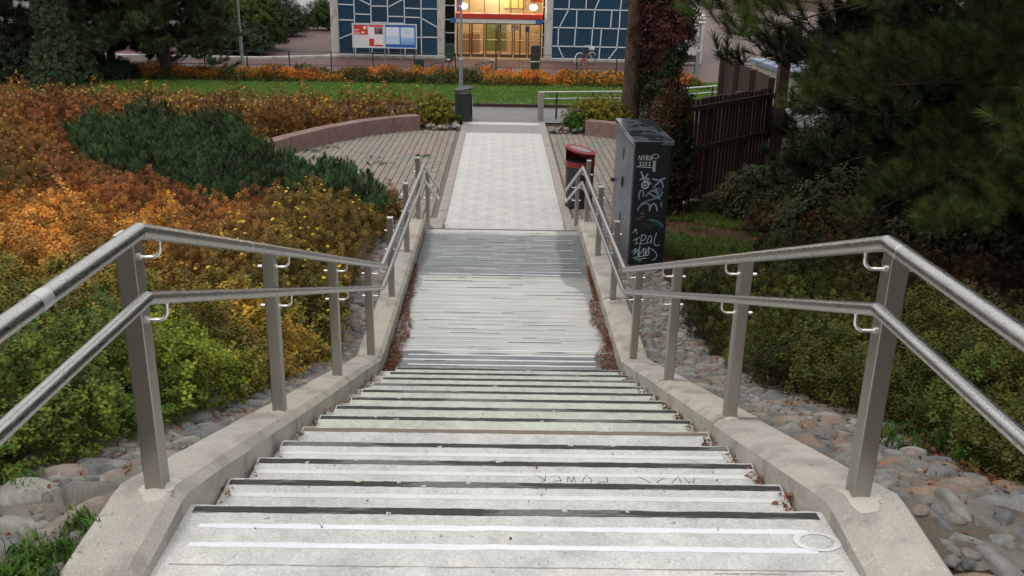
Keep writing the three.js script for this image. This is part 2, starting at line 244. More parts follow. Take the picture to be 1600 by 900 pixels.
const G = {
  lobed: [1, 2, 3, 4].map((s) => sprig(s, 9, 0.13, 0.05, 0.046, LOBED)),
  fine: [11, 12, 13, 14].map((s) => sprig(s, 20, 0.07, 0.036, 0.018, LANCE, 0.8)),
  oval: [21, 22, 23].map((s) => sprig(s, 11, 0.14, 0.05, 0.034, OVAL)),
  coarse: [31, 32, 33].map((s) => sprig(s, 12, 0.3, 0.13, 0.09, OVAL)),
  shoot: [41, 42, 43].map((s) => shoot(s, 190, 0.13, 0.11, 0.0028, 1.25)),
  mugo: [51, 52, 53].map((s) => shoot(s, 260, 0.12, 0.075, 0.003, 1.5)),
  far: [61, 62, 63].map((s) => shoot(s, 64, 0.26, 0.17, 0.015, 1.2)),
  flower: [71, 72].map((s) => flower(s)), grass: [81, 82, 83].map((s) => tuftGeo(s, 14, 0.07, 0.006)), weed: [91, 92].map((s) => tuftGeo(s, 26, 0.2, 0.016)),
};
const jit = (c, k = 0.25, h = 0.1) => { const q = rr(1 - k, 1 + k), z = rr(-h, h); return col(c[0] * q * (1 + z), c[1] * q, c[2] * q * (1 - z)); };
const pick = (a, r = R) => a[Math.floor(r() * a.length) % a.length];
function spread(parent, name, geos, m, list, kind) { geos.forEach((g, i) => scatter(name, g, m, list.filter((e, k) => k % geos.length === i), parent, kind)); }

// ---------------------------------------------------------------- the ground
{
  const xs = [], ds = [];
  for (let x = -300; x < -14; x += x < -40 ? 40 : 4) xs.push(x); for (let x = -14; x < 14; x += 0.25) xs.push(x); for (let x = 14; x <= 300; x += x < 40 ? 4 : 40) xs.push(x);
  for (let d = -60; d < -4; d += 8) ds.push(d); for (let d = -4; d < 36; d += 0.25) ds.push(d); for (let d = 36; d <= 460; d += d < 120 ? 6 : 40) ds.push(d);
  const g = new THREE.PlaneGeometry(1, 1, xs.length - 1, ds.length - 1), p = g.attributes.position, uv = g.attributes.uv;
  ds.slice().reverse().forEach((D, j) => xs.forEach((x, i) => { const k = j * xs.length + i; let y = ground(x, D);
    if (x > -1.35 && x < 1.48) y = interp(KT, D) - 0.62; else if (inPlaza(x, D) || inPlaza(x - 0.2, D) || inPlaza(x + 0.2, D)) y = -0.12; if (D > 30) y = Math.min(y, lerp(0.0, -0.03, clamp((D - 30) / 1))) - 0.01; p.setXYZ(k, x, y, -D); uv.setXY(k, x, -D); }));
  g.computeVertexNormals(); struct('ground', g, M.soil);
}

// ---------------------------------------------------------------- stairs, landing, kerbs
function sweep(prof, f, n, caps = true) { // a closed outline carried along f(point, t)
  const q = [], m = prof.length; const T = (a, b, c) => q.push(a.x, a.y, a.z, b.x, b.y, b.z, c.x, c.y, c.z);
  for (let i = 0; i < n; i++) for (let j = 0; j < m; j++) { const a = f(prof[j], i / n, i, j), b = f(prof[(j + 1) % m], i / n, i, (j + 1) % m), c = f(prof[(j + 1) % m], (i + 1) / n, i + 1, (j + 1) % m), d = f(prof[j], (i + 1) / n, i + 1, j); T(a, b, c); T(a, c, d); }
  if (caps) for (const e of [0, n]) for (let j = 1; j < m - 1; j++) { const a = f(prof[0], e / n, e, 0), b = f(prof[j], e / n, e, j), c = f(prof[j + 1], e / n, e, j + 1); e ? T(a, c, b) : T(a, b, c); }
  const g = new THREE.BufferGeometry(); g.setAttribute('position', new THREE.Float32BufferAttribute(q, 3)); g.computeVertexNormals(); return boxUV(g);
}
function ragged(x0, x1, D0, D1, Y, th, jag, seed, n = 110) { // a thin strip with uneven edges lying across the stairs
  const u = (i, s) => (vn(i * 0.9, s, seed) - 0.5) * jag + (vn(i * 0.17, s, seed + 3) - 0.5) * jag;
  const g = sweep([[D0, Y - 0.01], [D0, Y + th], [D1, Y + th], [D1, Y - 0.01]], (p, t, i, j) => P(lerp(x0, x1, t), p[0] + (j < 2 ? u(i, 1.3) : u(i, 7.7)), p[1]), n);
  const ps = g.attributes.position, uv = g.attributes.uv; for (let i = 0; i < ps.count; i++) uv.setXY(i, ps.getX(i) + seed * 0.37, (-ps.getZ(i) - D0) / (D1 - D0)); return g;
}
const RISER = 0.1455, TREAD = 0.4295, D0 = 2.975, Y0 = 2.985;
function stepShape(x0, x1, Da, Dn, Y, seed) { const u = (i, s) => (vn(i * 0.8, s, seed) - 0.5) * 0.008;
  return sweep([[Da, Y - 0.5], [Da, Y], [Dn - 0.007, Y], [Dn, Y - 0.007], [Dn, Y - 0.5]], (p, t, i, j) => P(lerp(x0, x1, t), p[0] + (j > 1 ? u(i, 2.1) : 0), p[1] + (j === 3 ? u(i, 5.1) * 0.5 : 0)), 90); }
function loopRing(x, D, Y, rx, rd) { const a = []; for (let i = 0; i < 28; i++) { const t = i / 28 * 6.283, t2 = (i + 1) / 28 * 6.283, w = (k) => 0.02 + 0.008 * vn(k * 3, 1, 77); const A = (k, s) => P(x + Math.cos(k) * (rx + s * w(k)), D + Math.sin(k) * (rd + s * w(k) * 0.6), Y); const q = [A(t, -0.5), A(t, 0.5), A(t2, 0.5), A(t2, -0.5)]; a.push([q[0], q[1], q[2]], [q[0], q[2], q[3]]); }
  const g = new THREE.BufferGeometry(); g.setAttribute('position', new THREE.Float32BufferAttribute(a.flat().flatMap((v) => [v.x, v.y, v.z]), 3)); g.computeVertexNormals(); return boxUV(g); }
{
  const st = thing('staircase', 'upper flight of pale concrete steps with black strips along the nosings, in the foreground', 'staircase');
  for (let k = 0; k < 13; k++) {
    const Dn = D0 + TREAD * k, Y = Y0 - RISER * k, Da = k ? Dn - TREAD - 0.01 : -3, xa = [-1.13, -1.13, -1.125, -1.12, -1.11, -1.1, -1.08, -1.05, -1.04, -1.02, -1.0, -0.99, -0.98][k], xb = 1.232 + rr(-0.012, 0.004), wide = k === 0;
    const s = part('step', stepShape(wide ? -1.2 : xa, wide ? 1.3 : xb, Da, Dn, Y, 20 + k), k > 4 ? M.step2 : M.step, st);
    part('nosing_strip', ragged(xa + 0.008, xb - 0.006, Dn - 0.06, Dn - 0.019, Y, 0.0022, 0.005, 40 + k), k === 4 ? M.brownStrip : M.black, s, k === 4 ? 'worn brown nosing strip' : undefined);
    for (let q = 0; q < (k < 6 ? 3 : 1) && k !== 4; q++) { const a = rr(xa + 0.05, xb - 0.2), top = R() < 0.5; part('chip', ragged(a, a + rr(0.012, 0.045), top ? Dn - 0.064 : Dn - 0.03, top ? Dn - rr(0.05, 0.042) : Dn - 0.016, Y, 0.0027, 0.014, 700 + k * 9 + q, 9), k > 4 ? M.step2 : M.step, s); }
    const L = k === 0 ? [[2.716, 0.03], [2.83, 0.03]] : k < 4 ? [[Dn - 0.135, 0.034]] : k === 4 ? [] : [[Dn - 0.1, 0.03]];
    if (k < 4) for (const [d, w] of L) part('filled_groove', ragged(xa + (k ? 0.02 : 0.06), xb - 0.08 + (k ? 0.03 : 0), d - w / 2, d + w / 2, Y, 0.0018, 0.006, 60 + k * 3 + d), k ? M.line2 : M.line, s);
    if (!k) part('filled_groove', loopRing(1.165, 2.772, Y + 0.0026, 0.075, 0.052), M.line2, s, 'oval white loop that joins two filled grooves');
    if (!k) for (const [d, a, b] of [[2.6, -1.1, 1.2], [2.47, -1.1, 1.2], [2.58, 0.75, 1.0]]) part('crack', ragged(a, b, d, d + 0.005, Y, 0.0012, 0.005, 90 + d), M.joint, s);
    if (k) for (const e of [0, 1]) { const w = e ? XR0 - xb : xa - XL1; part('end_filler', sweep([[0, -0.4], [0, 0], [1, 0], [1, -0.4]], (p, t, i, j) => P(lerp(e ? xb + 0.004 : XL1 + 0.002, e ? XR0 - 0.002 : xa - 0.004, p[0]) , lerp(Dn - TREAD, Dn - 0.05, t), Y + p[1] - 0.012 - 0.03 * vn(i * 0.7, e * 9 + j, 200 + k)), 9), k % 3 ? M.kerb : M.step, s); }
  }
  { // thin scratched writing on the third tread, upside down from here
    const s = st.children.find((c, i) => i === 2), Y = Y0 - RISER * 2 + 0.0012, ink = mat([0.13, 0.13, 0.13], 0.9);
    const glyph = { P: [[0, 0, 0, 1], [0, 1, 0.7, 0.95], [0.7, 0.95, 0.7, 0.55], [0.7, 0.55, 0, 0.5]], O: [[0, 0.4, 0.3, 1], [0.3, 1, 0.75, 0.6], [0.75, 0.6, 0.4, 0], [0.4, 0, 0, 0.4]], W: [[0, 1, 0.2, 0], [0.2, 0, 0.4, 0.6], [0.4, 0.6, 0.6, 0], [0.6, 0, 0.85, 1]], E: [[0.6, 1, 0.1, 0.8], [0.1, 0.8, 0, 0.4], [0, 0.4, 0.6, 0.5], [0, 0.4, 0.2, 0], [0.2, 0, 0.7, 0.1]], R: [[0, 0, 0.05, 1], [0.05, 1, 0.7, 0.85], [0.7, 0.85, 0.05, 0.5], [0.05, 0.5, 0.8, 0]], A: [[0, 0, 0.4, 1], [0.4, 1, 0.8, 0], [0.15, 0.4, 0.65, 0.45]], D: [[0, 0, 0, 1], [0, 1, 0.7, 0.6], [0.7, 0.6, 0, 0]], S: [[0.7, 0.9, 0.1, 0.8], [0.1, 0.8, 0.65, 0.4], [0.65, 0.4, 0, 0.05]], L: [[0.75, 1, 0, 0.5], [0, 0.5, 0.8, 0]] };
    const write = (t, x, w) => { [...t].forEach((ch, i) => { const a = []; for (const [ax, ay, bx, by] of glyph[ch]) { const f = (u, v) => P(x - (i * 1.15 + u) * w, D0 + TREAD * 2 - 0.17 - v * 0.1 + 0.03 + 0.008 * Math.sin(i * 2), Y); const p = f(ax, ay), q = f(bx, by); a.push(rod(p, q, 0.0016, 0.0016, 4)); } part('scratched_letter', a, ink, s); }); };
    write('ADSL', 0.93, 0.062); write('POWER', 0.52, 0.062);
  }
  // middle landing
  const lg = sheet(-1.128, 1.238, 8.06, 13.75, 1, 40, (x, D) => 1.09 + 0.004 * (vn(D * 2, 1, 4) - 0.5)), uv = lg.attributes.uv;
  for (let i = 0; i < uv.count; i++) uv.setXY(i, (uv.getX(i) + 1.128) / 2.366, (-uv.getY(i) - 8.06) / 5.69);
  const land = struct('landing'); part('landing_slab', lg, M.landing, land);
  part('landing_base', box(2.35, 0.4, 5.69, 0.055, 0.87, -10.9), M.step, land); part('landing_edge', ragged(-1.12, 1.23, 13.7, 13.75, 1.09, 0.0025, 0.004, 5), M.black2, land);
  for (let i = 0; i < 42; i++) { const D = 8.25 + i * 0.129, wet = D < 8.9 || D > 11.45; const x0 = -0.93 + rr(-0.06, 0.05), x1 = (D > 10.6 && D < 11.5 ? 0.85 : 1.08) + rr(-0.08, 0.03);
    if (D > 11.5) { const n = 1 + Math.floor(R() * 3); for (let q = 0; q < n; q++) { const a = rr(-1.0, 0.5), b = a + rr(0.25, 1.3); part('filled_groove', ragged(a, Math.min(b, 1.12), D, D + rr(0.008, 0.014), 1.0935, 0.0006, 0.004, 300 + i + q, 50), R() < 0.4 ? M.line : M.line3, land); } }
    else part('filled_groove', ragged(x0, x1, D, D + (wet ? rr(0.02, 0.026) : rr(0.012, 0.02)), 1.0935, 0.0006, 0.006, 300 + i, 70), wet ? M.line : M.line3, land);
    for (let q = 0; q < (wet ? 1 : 2); q++) if (R() < 0.5) { const a = rr(-1.0, 0.8), b = Math.min(a + rr(0.1, 0.8), 1.1); part('dark_crack', ragged(a, b, D - 0.012, D - 0.004, 1.0936, 0.0006, 0.006, 420 + i + q * 50, 40), M.crack, land); } }
  // lower flight, hidden below the landing
  const lo = thing('staircase', 'lower flight of concrete steps beyond the middle landing, below its far edge', 'staircase');
  for (let k = 0; k < 7; k++) { const Dn = 13.755 + TREAD * (k + 1), Y = 1.09 - 0.156 * (k + 1) + 0.0; if (k < 6) part('step', stepShape(-1.12, 1.23, Dn - TREAD - 0.004, Dn, Y, 120 + k), M.step, lo); }
  // kerbs on both sides
  const cuts = [2.42, 4.66, 6.45, 8.28, 10.1, 11.9, 13.62, 15.4, 16.95];
  for (const e of [0, 1]) {
    const kb = thing('kerb', e ? 'sloping brown concrete kerb right of the stairs, between the steps and the wide cobble strip' : 'sloping brown concrete kerb left of the stairs, beside the shrub bed', 'kerb', 'kerbs along the stairs');
    for (let i = 0; i < cuts.length - 1; i++) {
      const a = cuts[i] + 0.005, b = cuts[i + 1] - 0.004, lift = rr(-0.008, 0.012), out = rr(-0.012, 0.006);
      const pr = e ? [[XR1, -0.5], [XR1, -0.03], [XR1 - 0.025, 0], [XR0 + 0.04, 0], [XR0 + 0.002, -0.035], [XR0 + out, -0.5]] : [[XL0, -0.5], [XL0, -0.03], [XL0 + 0.025, 0], [XL1 - 0.04, 0], [XL1 - 0.002, -0.035], [XL1 - out, -0.5]];
      part('kerb_slab', sweep(pr, (p, t, n, j) => { const D = lerp(a, b, t), r1 = i === 0 && n === 0 ? 0.03 : 0; return P(p[0] + (fbm(D * 4, j * 3 + e, 140 + i, 3) - 0.5) * 0.006, D + (r1 && p[1] > -0.1 ? 0.02 : 0), interp(KT, D) + lift + p[1] + (j > 0 && j < 5 ? (fbm(D * 3, j * 0.3, 150 + i + e * 9, 3) - 0.5) * 0.007 : 0) - (r1 && p[1] > -0.1 ? r1 : 0)); }, 34), i % 2 ? M.kerb2 : M.kerb, kb);
    }
  }
}

// ---------------------------------------------------------------- handrails
function handrail(side, label) {
  const o = thing('handrail', label, 'handrail', 'steel handrails along the stairs'), px = side < 0 ? -1.243 : 1.355, rx = side < 0 ? -1.135 : 1.245, s = side < 0 ? 1 : -1;
  const RU = [[-1.6, 4.108], [2.77, 4.108], [8.46, 2.165], [13.4, 2.165], [16.5, 1.11]], up = (D) => interp(RU, D), drop = 0.226;
  for (let k = 0; k < 8; k++) {
    const D = k < 7 ? 2.93 + 1.777 * k : 15.4, yb = interp(KT, D) - 0.03, yt = k < 7 ? interp(KT, D) + 0.955 : interp(KT, D) + 0.97;
    const g = new RoundedBoxGeometry(0.068, yt - yb, 0.074, 2, 0.006); g.translate(px, (yt + yb) / 2, -D);
    const pg = part('post', boxUV(g), M.post, o); part('post_cap', box(0.066, 0.004, 0.072, px, yt + 0.0025, -D), M.bright, pg);
    part('grout_patch', sweep([[0, -0.03], [0, -0.004], [1, 0.009], [1, -0.03]], (p, t) => { const a = t * 6.283, r = p[0] ? 0.028 : 0.05 + (k ? 0.03 : 0.05) * vn(t * 9 % 9, k + side, 7, 9) + 0.02 * vn(t * 23 % 23, k, 8, 23); const D2 = D + Math.sin(a) * r * 1.05, x = px + Math.cos(a) * r * 0.8; return P(x, D2, interp(KT, D2) + p[1]); }, 46, false), M.grout, pg);
    for (const [y, r] of [[up(D), 0.0265], [up(D) - drop, 0.0225]]) {
      const b = part('bracket', [curve([P(px + s * 0.03, D, y - 0.082), P(px + s * 0.06, D, y - 0.083), P(rx - s * 0.022, D, y - 0.08), P(rx - s * 0.005, D, y - 0.062), P(rx, D, y - r + 0.003)], 0.0075, 16, 8), rod(P(px + s * 0.033, D, y - 0.082), P(px + s * 0.041, D, y - 0.082), 0.014)], M.bright, pg);
      part('bolt', [rod(P(px - s * 0.033, D, y - 0.082), P(px - s * 0.056, D, y - 0.082), 0.01), ball(P(px - s * 0.058, D, y - 0.082), 0.0105, 8, 6)], M.bright, pg);
    }
  }
  const end = [[16.57, 1.05], [16.6, 0.98], [16.57, 0.92], [16.5, 0.886]].map((a) => P(rx, ...a));
  part('upper_rail', pipe([...RU.map((a) => P(rx, ...a)), ...end], 0.0265, 20), M.steel, o);
  part('lower_rail', pipe(RU.map((a) => P(rx, a[0], a[1] - drop)), 0.0225, 20), M.steel, o);
  const ring = (D, w) => { const a = P(rx, D - w / 2, up(D - w / 2)), b = P(rx, D + w / 2, up(D + w / 2)); return rod(a, b, 0.0272, 0.0272, 20); };
  if (side < 0) { part('rail_joint', ring(3.95, 0.008), M.bright, o); part('rail_sleeve', ring(2.12, 0.055), mat([0.5, 0.5, 0.51], 0.4, { metalness: 0.6 }), o, 'pale smooth sleeve'); } else part('rail_joint', ring(2.66, 0.008), M.bright, o);
  return o;
}
handrail(-1, 'brushed steel double handrail on square posts left of the stairs'); handrail(1, 'brushed steel double handrail on square posts right of the stairs');

// ---------------------------------------------------------------- cobble strips beside the kerbs
function stoneShape(seed) {
  let g = new THREE.IcosahedronGeometry(1, 3); g.deleteAttribute('normal'); g.deleteAttribute('uv'); g = mergeVertices(g, 1e-4);
  const p = g.attributes.position, r = rng(seed), sx = rr(0.75, 1.25, r), pl = []; for (let i = 0; i < 7; i++) pl.push([V(rr(-1, 1, r), rr(-0.2, 0.7, r), rr(-1, 1, r)).normalize(), rr(0.55, 0.92, r)]);
  for (let i = 0; i < p.count; i++) { const v = V(p.getX(i), p.getY(i), p.getZ(i)); for (const [n, d] of pl) { const e = v.dot(n) - d; if (e > 0) v.addScaledVector(n, -e * 0.92); }
    const f = 1 + 0.07 * (vn(v.x * 2 + 9, v.z * 2 + v.y + 9, seed) - 0.5) + 0.05 * (vn(v.x * 9 + 20, v.z * 9 + v.y * 5 + 20, seed + 1) - 0.5); p.setXYZ(i, v.x * f * sx, v.y * f, v.z * f / sx); }
  g.computeVertexNormals(); const q = g; const uv = new Float32Array(p.count * 2); for (let i = 0; i < p.count; i++) { uv[2 * i] = p.getX(i) * 0.35; uv[2 * i + 1] = p.getZ(i) * 0.35 + p.getY(i) * 0.2; } q.setAttribute('uv', new THREE.BufferAttribute(uv, 2)); return q;
}
const stoneTex = tex(512, 512, (u, v) => { const a = fbm(u * 8, v * 8, 171, 5, 8), b = vn(u * 130, v * 130, 172, 130), c = vn(u * 60, v * 60, 173, 60); let k = 0.5 + 0.75 * a + 0.3 * (b - 0.5); if (c > 0.85) k *= 1.25; return [k * 0.8, k * 0.8, k * 0.8]; });
const stoneMats = [[0.25, 0.247, 0.235], [0.2, 0.2, 0.198], [0.27, 0.258, 0.23], [0.29, 0.235, 0.2], [0.165, 0.17, 0.18], [0.33, 0.318, 0.285], [0.27, 0.195, 0.15], [0.185, 0.175, 0.15]].map((c) => new THREE.MeshPhysicalMaterial({ map: stoneTex, color: col(c[0] * 1.0, c[1] * 0.98, c[2] * 0.95), roughness: 0.7, bumpMap: NB, bumpScale: 0.004 }));
const STONES = []; for (let i = 0; i < 10; i++) STONES.push(stoneShape(500 + i));
for (const e of [0, 1]) {
  const r = rng(900 + e), st = struct('cobble_strip'), W = e ? 0.62 : 0.55, x0 = e ? XR1 : XL0, sg = e ? 1 : -1;
  part('mortar_bed', sheet(e ? XR1 - 0.02 : XL0 - W - 0.5, e ? XR1 + W + 0.45 : XL0 + 0.02, -2, 16.2, 16, 180, (x, D) => { const w = Math.abs(x - x0); return ground(x, D) + 0.012 + (D < 2.6 ? -0.02 : 0) - sstep(W * 0.8, W + 0.1, w) * 0.04 + 0.025 * (fbm(x * 6, D * 6, 190, 3) - 0.5); }), M.mortar, st);
  const put = []; let tries = 0;
  while (put.length < 290 && tries++ < 60000) {
    const D = 1.9 + Math.pow(r(), 1.25) * 12.6, big = D < 3.6 ? 1.12 : D < 6 ? 1.05 : 0.95, a = rr(0.062, 0.13, r) * big, b = a * rr(0.55, 0.8, r), edge = W * (D > 9 ? 0.8 : 1) + (D < 3.4 ? 0.45 : 0);
    const x = x0 + sg * (0.05 * big + r() * edge), th = rr(-0.5, 0.5, r) + (r() < 0.25 ? 1.5 : 0);
    if (e && D > 11.2 && D < 13.4 && x > 1.68) continue;
    const rad = Math.sqrt(a * b) * 0.88; if (put.some((q) => Math.hypot(q[0] - x, q[1] - D) < rad + q[2])) continue; put.push([x, D, rad]);
    const m = new THREE.Mesh(pick(STONES, r), r() < 0.06 ? stoneMats[3 + 3 * Math.floor(r() * 2)] : pick(stoneMats, r)); m.name = 'stone'; m.castShadow = m.receiveShadow = true;
    const sl = (ground(x, D + 0.1) - ground(x, D - 0.1)) / 0.2; { const sy = rr(0.6, 0.85, r) * b; m.position.copy(P(x, D, ground(x, D) + 0.012 - sy * 0.45)); m.scale.set(a * 1.2, sy, b * 1.25); }; m.rotation.set(Math.atan(sl), th, rr(-0.15, 0.15, r)); st.add(m);
  }
  const fill = stoneMats.slice(0, 6).map(() => []); for (let i = 0, t = 0; i < 420 && t < 40000; t++) { const D = rr(1.9, 14.4, r), x = x0 + sg * (0.03 + r() * W * 0.98), a = rr(0.022, 0.05, r); if (e && D > 11.4 && D < 13.4 && x > 1.68) continue; if (put.some((q) => Math.hypot(q[0] - x, q[1] - D) < a * 0.8 + q[2])) continue; put.push([x, D, a * 0.9]); i++; fill[i % 6].push({ p: P(x, D, ground(x, D) + 0.012), q: new THREE.Quaternion().setFromEuler(new THREE.Euler(rr(-0.3, 0.3, r), r() * 6, rr(-0.3, 0.3, r))), s: a * 1.15, sy: 0.55 }); }
  fill.forEach((l, i) => scatter('small_stone', STONES[i], stoneMats[i], l, st, 'stuff'));
}

// ---------------------------------------------------------------- lower path and cobbled plaza
{
  const pth = struct('path'); part('path_bed', sheet(-1.14, 1.36, 16.7, 31.7, 1, 1, () => -0.012), mat([0.46, 0.45, 0.42], 0.9), pth);
  const mk = [[0.5, 0.49, 0.45], [0.54, 0.53, 0.48], [0.47, 0.46, 0.43], [0.52, 0.5, 0.47]].map((c, i) => new THREE.MeshPhysicalMaterial({ map: rep(NC, 0.7 + i * 0.03), color: col(lerp(c[0], 0.5, 0.55) * 1.93, lerp(c[1], 0.5, 0.55) * 1.92, lerp(c[2], 0.495, 0.6) * 2.0), roughness: 0.7, bumpMap: rep(NB, 2), bumpScale: 0.002 }));
  const dk = new THREE.MeshPhysicalMaterial({ map: rep(ASPH, 1.3), color: col(1.75, 1.7, 1.65), roughness: 0.7 });
  const slab = [0, 1, 2].map((i) => boxUV(box(0.596, 0.06, 0.338, 0, -0.03, 0, 0.003)));
  const xs = [-1.1, 1.335]; let row = 0;
  for (let D = 16.75; D < 31.5; D += 0.34, row++) {
    const off = (row % 2) * 0.305, dark = D > 29.15 && D < 30.75;
    for (let x = xs[0] - off; x < xs[1] - 0.02; x += 0.608) { const a = Math.max(x, xs[0]), b = Math.min(x + 0.608, xs[1]); if (b - a < 0.05) continue;
      const m = new THREE.Mesh(slab[row % 3], dark ? dk : pick(mk)); m.name = 'slab'; m.castShadow = m.receiveShadow = true; m.scale.x = (b - a - 0.003) / 0.596; m.position.set((a + b) / 2, rr(-0.0015, 0.0015), -(D + 0.17)); m.rotation.set(rr(-0.0015, 0.0015), 0, rr(-0.0015, 0.0015)); pth.add(m); } }
  for (const s of [-1, 1]) for (let D = 18.2, i = 0; D < 31.6; D += 0.9, i++) part('edging_stone', box(0.2, 0.1, 0.89, s < 0 ? -1.21 : 1.445, -0.043 + rr(-0.003, 0.004), -D - 0.45, 0.008), M.edging, pth);
  part('edging_stone', box(0.3, 0.2, 1.2, -1.265, 0.03, -17.4, 0.012), M.edging, pth); part('edging_stone', box(0.42, 0.2, 1.35, 1.55, 0.03, -17.45, 0.012), M.edging, pth);
  for (let i = 0; i < 4; i++) part('edging_stone', box(0.78, 0.16, 0.3, -1.84 - i * 0.8, 0.005, -16.98, 0.012), M.edging, pth);
  for (let i = 0; i < 2; i++) part('edging_stone', box(0.78, 0.16, 0.3, 2.18 + i * 0.8, 0.005, -16.98, 0.012), M.edging, pth);

  const pl = struct('plaza');
  part('plaza_bed', sheet(-6.6, 5.2, 16.8, 31, 1, 1, () => -0.03), mat([0.12, 0.1, 0.085], 0.9), pl);
  const pm = [[0.225, 0.2, 0.175], [0.25, 0.22, 0.19], [0.205, 0.187, 0.168], [0.255, 0.205, 0.175], [0.2, 0.188, 0.175], [0.265, 0.2, 0.165]].map((c, i) => new THREE.MeshPhysicalMaterial({ map: rep(NC, 1.3 + i * 0.1), color: col(c[0] * 1.9, c[1] * 1.86, c[2] * 1.84), roughness: 0.75 }));
  const pg = [0, 1, 2].map(() => { const g = new RoundedBoxGeometry(0.162, 0.08, 0.185, 1, 0.012); g.translate(0, -0.04, 0); return boxUV(g); });
  const pv = []; for (let x = -6.5; x < 5.0; x += 0.178) for (let D = 17.16 + h2(Math.round(x * 50), 3, 1) * 0.19; D < 30.4; D += 0.192) { if (x > -1.4 && x < 1.66) continue; if (!inPlaza(x, D)) continue; pv.push([x, D]); }
  const near = pv.filter(([x, D]) => (x < 0 ? x > -3.6 : x < 2.4)).sort((a, b) => a[1] - b[1]).slice(0, 290), set = new Set(near);
  const place = ([x, D]) => ({ p: P(x + rr(-0.004, 0.004), D, rr(-0.006, 0.004)), q: new THREE.Quaternion().setFromEuler(new THREE.Euler(rr(-0.012, 0.012), rr(-0.02, 0.02), rr(-0.012, 0.012))), s: 1 });
  const tone = (x, D) => { const n = fbm(x * 0.9, D * 0.7, 210, 3); return Math.floor(clamp(n * 1.6 - 0.3 + rr(-0.3, 0.3), 0, 0.999) * 6); };
  for (const c of near) { const e = place(c), m = new THREE.Mesh(pick(pg), pm[tone(...c)]); m.name = 'paver'; m.position.copy(e.p); m.quaternion.copy(e.q); m.castShadow = m.receiveShadow = true; pl.add(m); }
  const rest = pm.map(() => []); for (const c of pv) if (!set.has(c)) rest[tone(...c)].push(place(c));
  rest.forEach((l, i) => scatter('paver', pg[i % 3], pm[i], l, pl, 'stuff'));
}
function graniteWall(foot, label, seed) {
  const o = thing('granite_wall', label, 'low wall', 'low granite walls round the plaza');
  for (let i = 0; i < foot.length - 1; i++) {
    const a = V(foot[i][0], 0, -foot[i][1]), b = V(foot[i + 1][0], 0, -foot[i + 1][1]), dir = b.clone().sub(a), L = dir.length(), g = new RoundedBoxGeometry(L - 0.008, 0.62, 0.4, 1, 0.012);
    boxUV(g); const q = boxUV(g); q.translate(0, 0.16, 0.0); q.rotateY(Math.atan2(-dir.z, dir.x)); const n = V(-dir.z, 0, dir.x).normalize().multiplyScalar(foot[0][2] * 0.2); q.translate((a.x + b.x) / 2 + n.x, rr(-0.002, 0.002), (a.z + b.z) / 2 + n.z); part('granite_block', q, M.granite, o);
  }
}
graniteWall(WALL.map((a) => [...a, -1]), 'long curved low wall of red granite blocks at the left edge of the plaza', 1);
graniteWall([[2.72, 29.2, -1], [3.9, 28.5, -1], [4.6, 27.0, -1]], 'short low red granite wall right of the path, partly behind the dark cabinet', 2);
{ // heaps of small field stones at the end of the walls
  for (const [xa, xb, Da, Db, n, lab] of [[-2.5, -1.35, 29.6, 30.5, 46, 'heap of small brown stones beside the black litter bin'], [1.65, 2.75, 29.4, 30.3, 34, 'heap of small grey stones between the path and the short granite wall']]) {
    const o = thing('stone_heap', lab, 'stones'); for (let i = 0; i < n; i++) { const s = rr(0.05, 0.11), m = new THREE.Mesh(pick(STONES), pick(stoneMats)); m.name = 'stone'; m.position.copy(P(rr(xa, xb), rr(Da, Db), rr(0.02, 0.14))); m.scale.set(s * 1.2, s * 0.8, s); m.rotation.set(rr(-0.4, 0.4), rr(0, 6), rr(-0.4, 0.4)); m.castShadow = m.receiveShadow = true; o.add(m); }
  }
}

// ---------------------------------------------------------------- street, lawn, brick square
struct('asphalt_path', sheet(-60, 60, 31.6, 35.3, 1, 1, () => 0.004), M.asphalt);
{ const k = struct('lawn_edging'); for (let x = -24; x < 24; x += 1.5) part('edging_board', box(1.49, 0.16, 0.1, x + 0.75, 0.05, -35.35, 0.01), x < -10 ? M.cream : M.wood, k); }
const lawnY = (x, D) => 0.1 + 0.1 * sstep(35.4, 41, D) + 0.05 * (fbm(x * 0.3, D * 0.3, 220, 2) - 0.5) * sstep(35.4, 37, D);
struct('lawn', sheet(-60, 40, 35.38, 43.4, 80, 16, lawnY), new THREE.MeshPhysicalMaterial({ map: rep(tex(512, 512, (u, v) => { const a = fbm(u * 6, v * 6, 221, 4, 6), b = vn(u * 140, v * 140, 222, 140), k = 0.55 + 0.6 * a + 0.5 * (b - 0.5); return [0.075 * k, 0.15 * k, 0.025 * k]; }), 0.4), roughness: 0.95 }));
{ const o = stuff('lawn_grass', 'short bright green grass of the lawn across the asphalt path', 'grass'), L = [];
  for (let i = 0; i < 46000; i++) { const D = 35.45 + Math.pow(R(), 0.8) * 7.6, x = rr(-20, 12); L.push({ p: P(x, D, lawnY(x, D)), q: tilt(V(rr(-0.2, 0.2), 1, rr(-0.2, 0.2))), s: rr(0.8, 1.5), c: jit([0.14, 0.24, 0.045], 0.3, 0.15) }); }
  spread(o, 'grass_blade', G.grass, LEAF, L, 'stuff'); }
struct('brick_square', sheet(-70, 80, 43.4, 150, 1, 1, () => 0.006), M.brick);

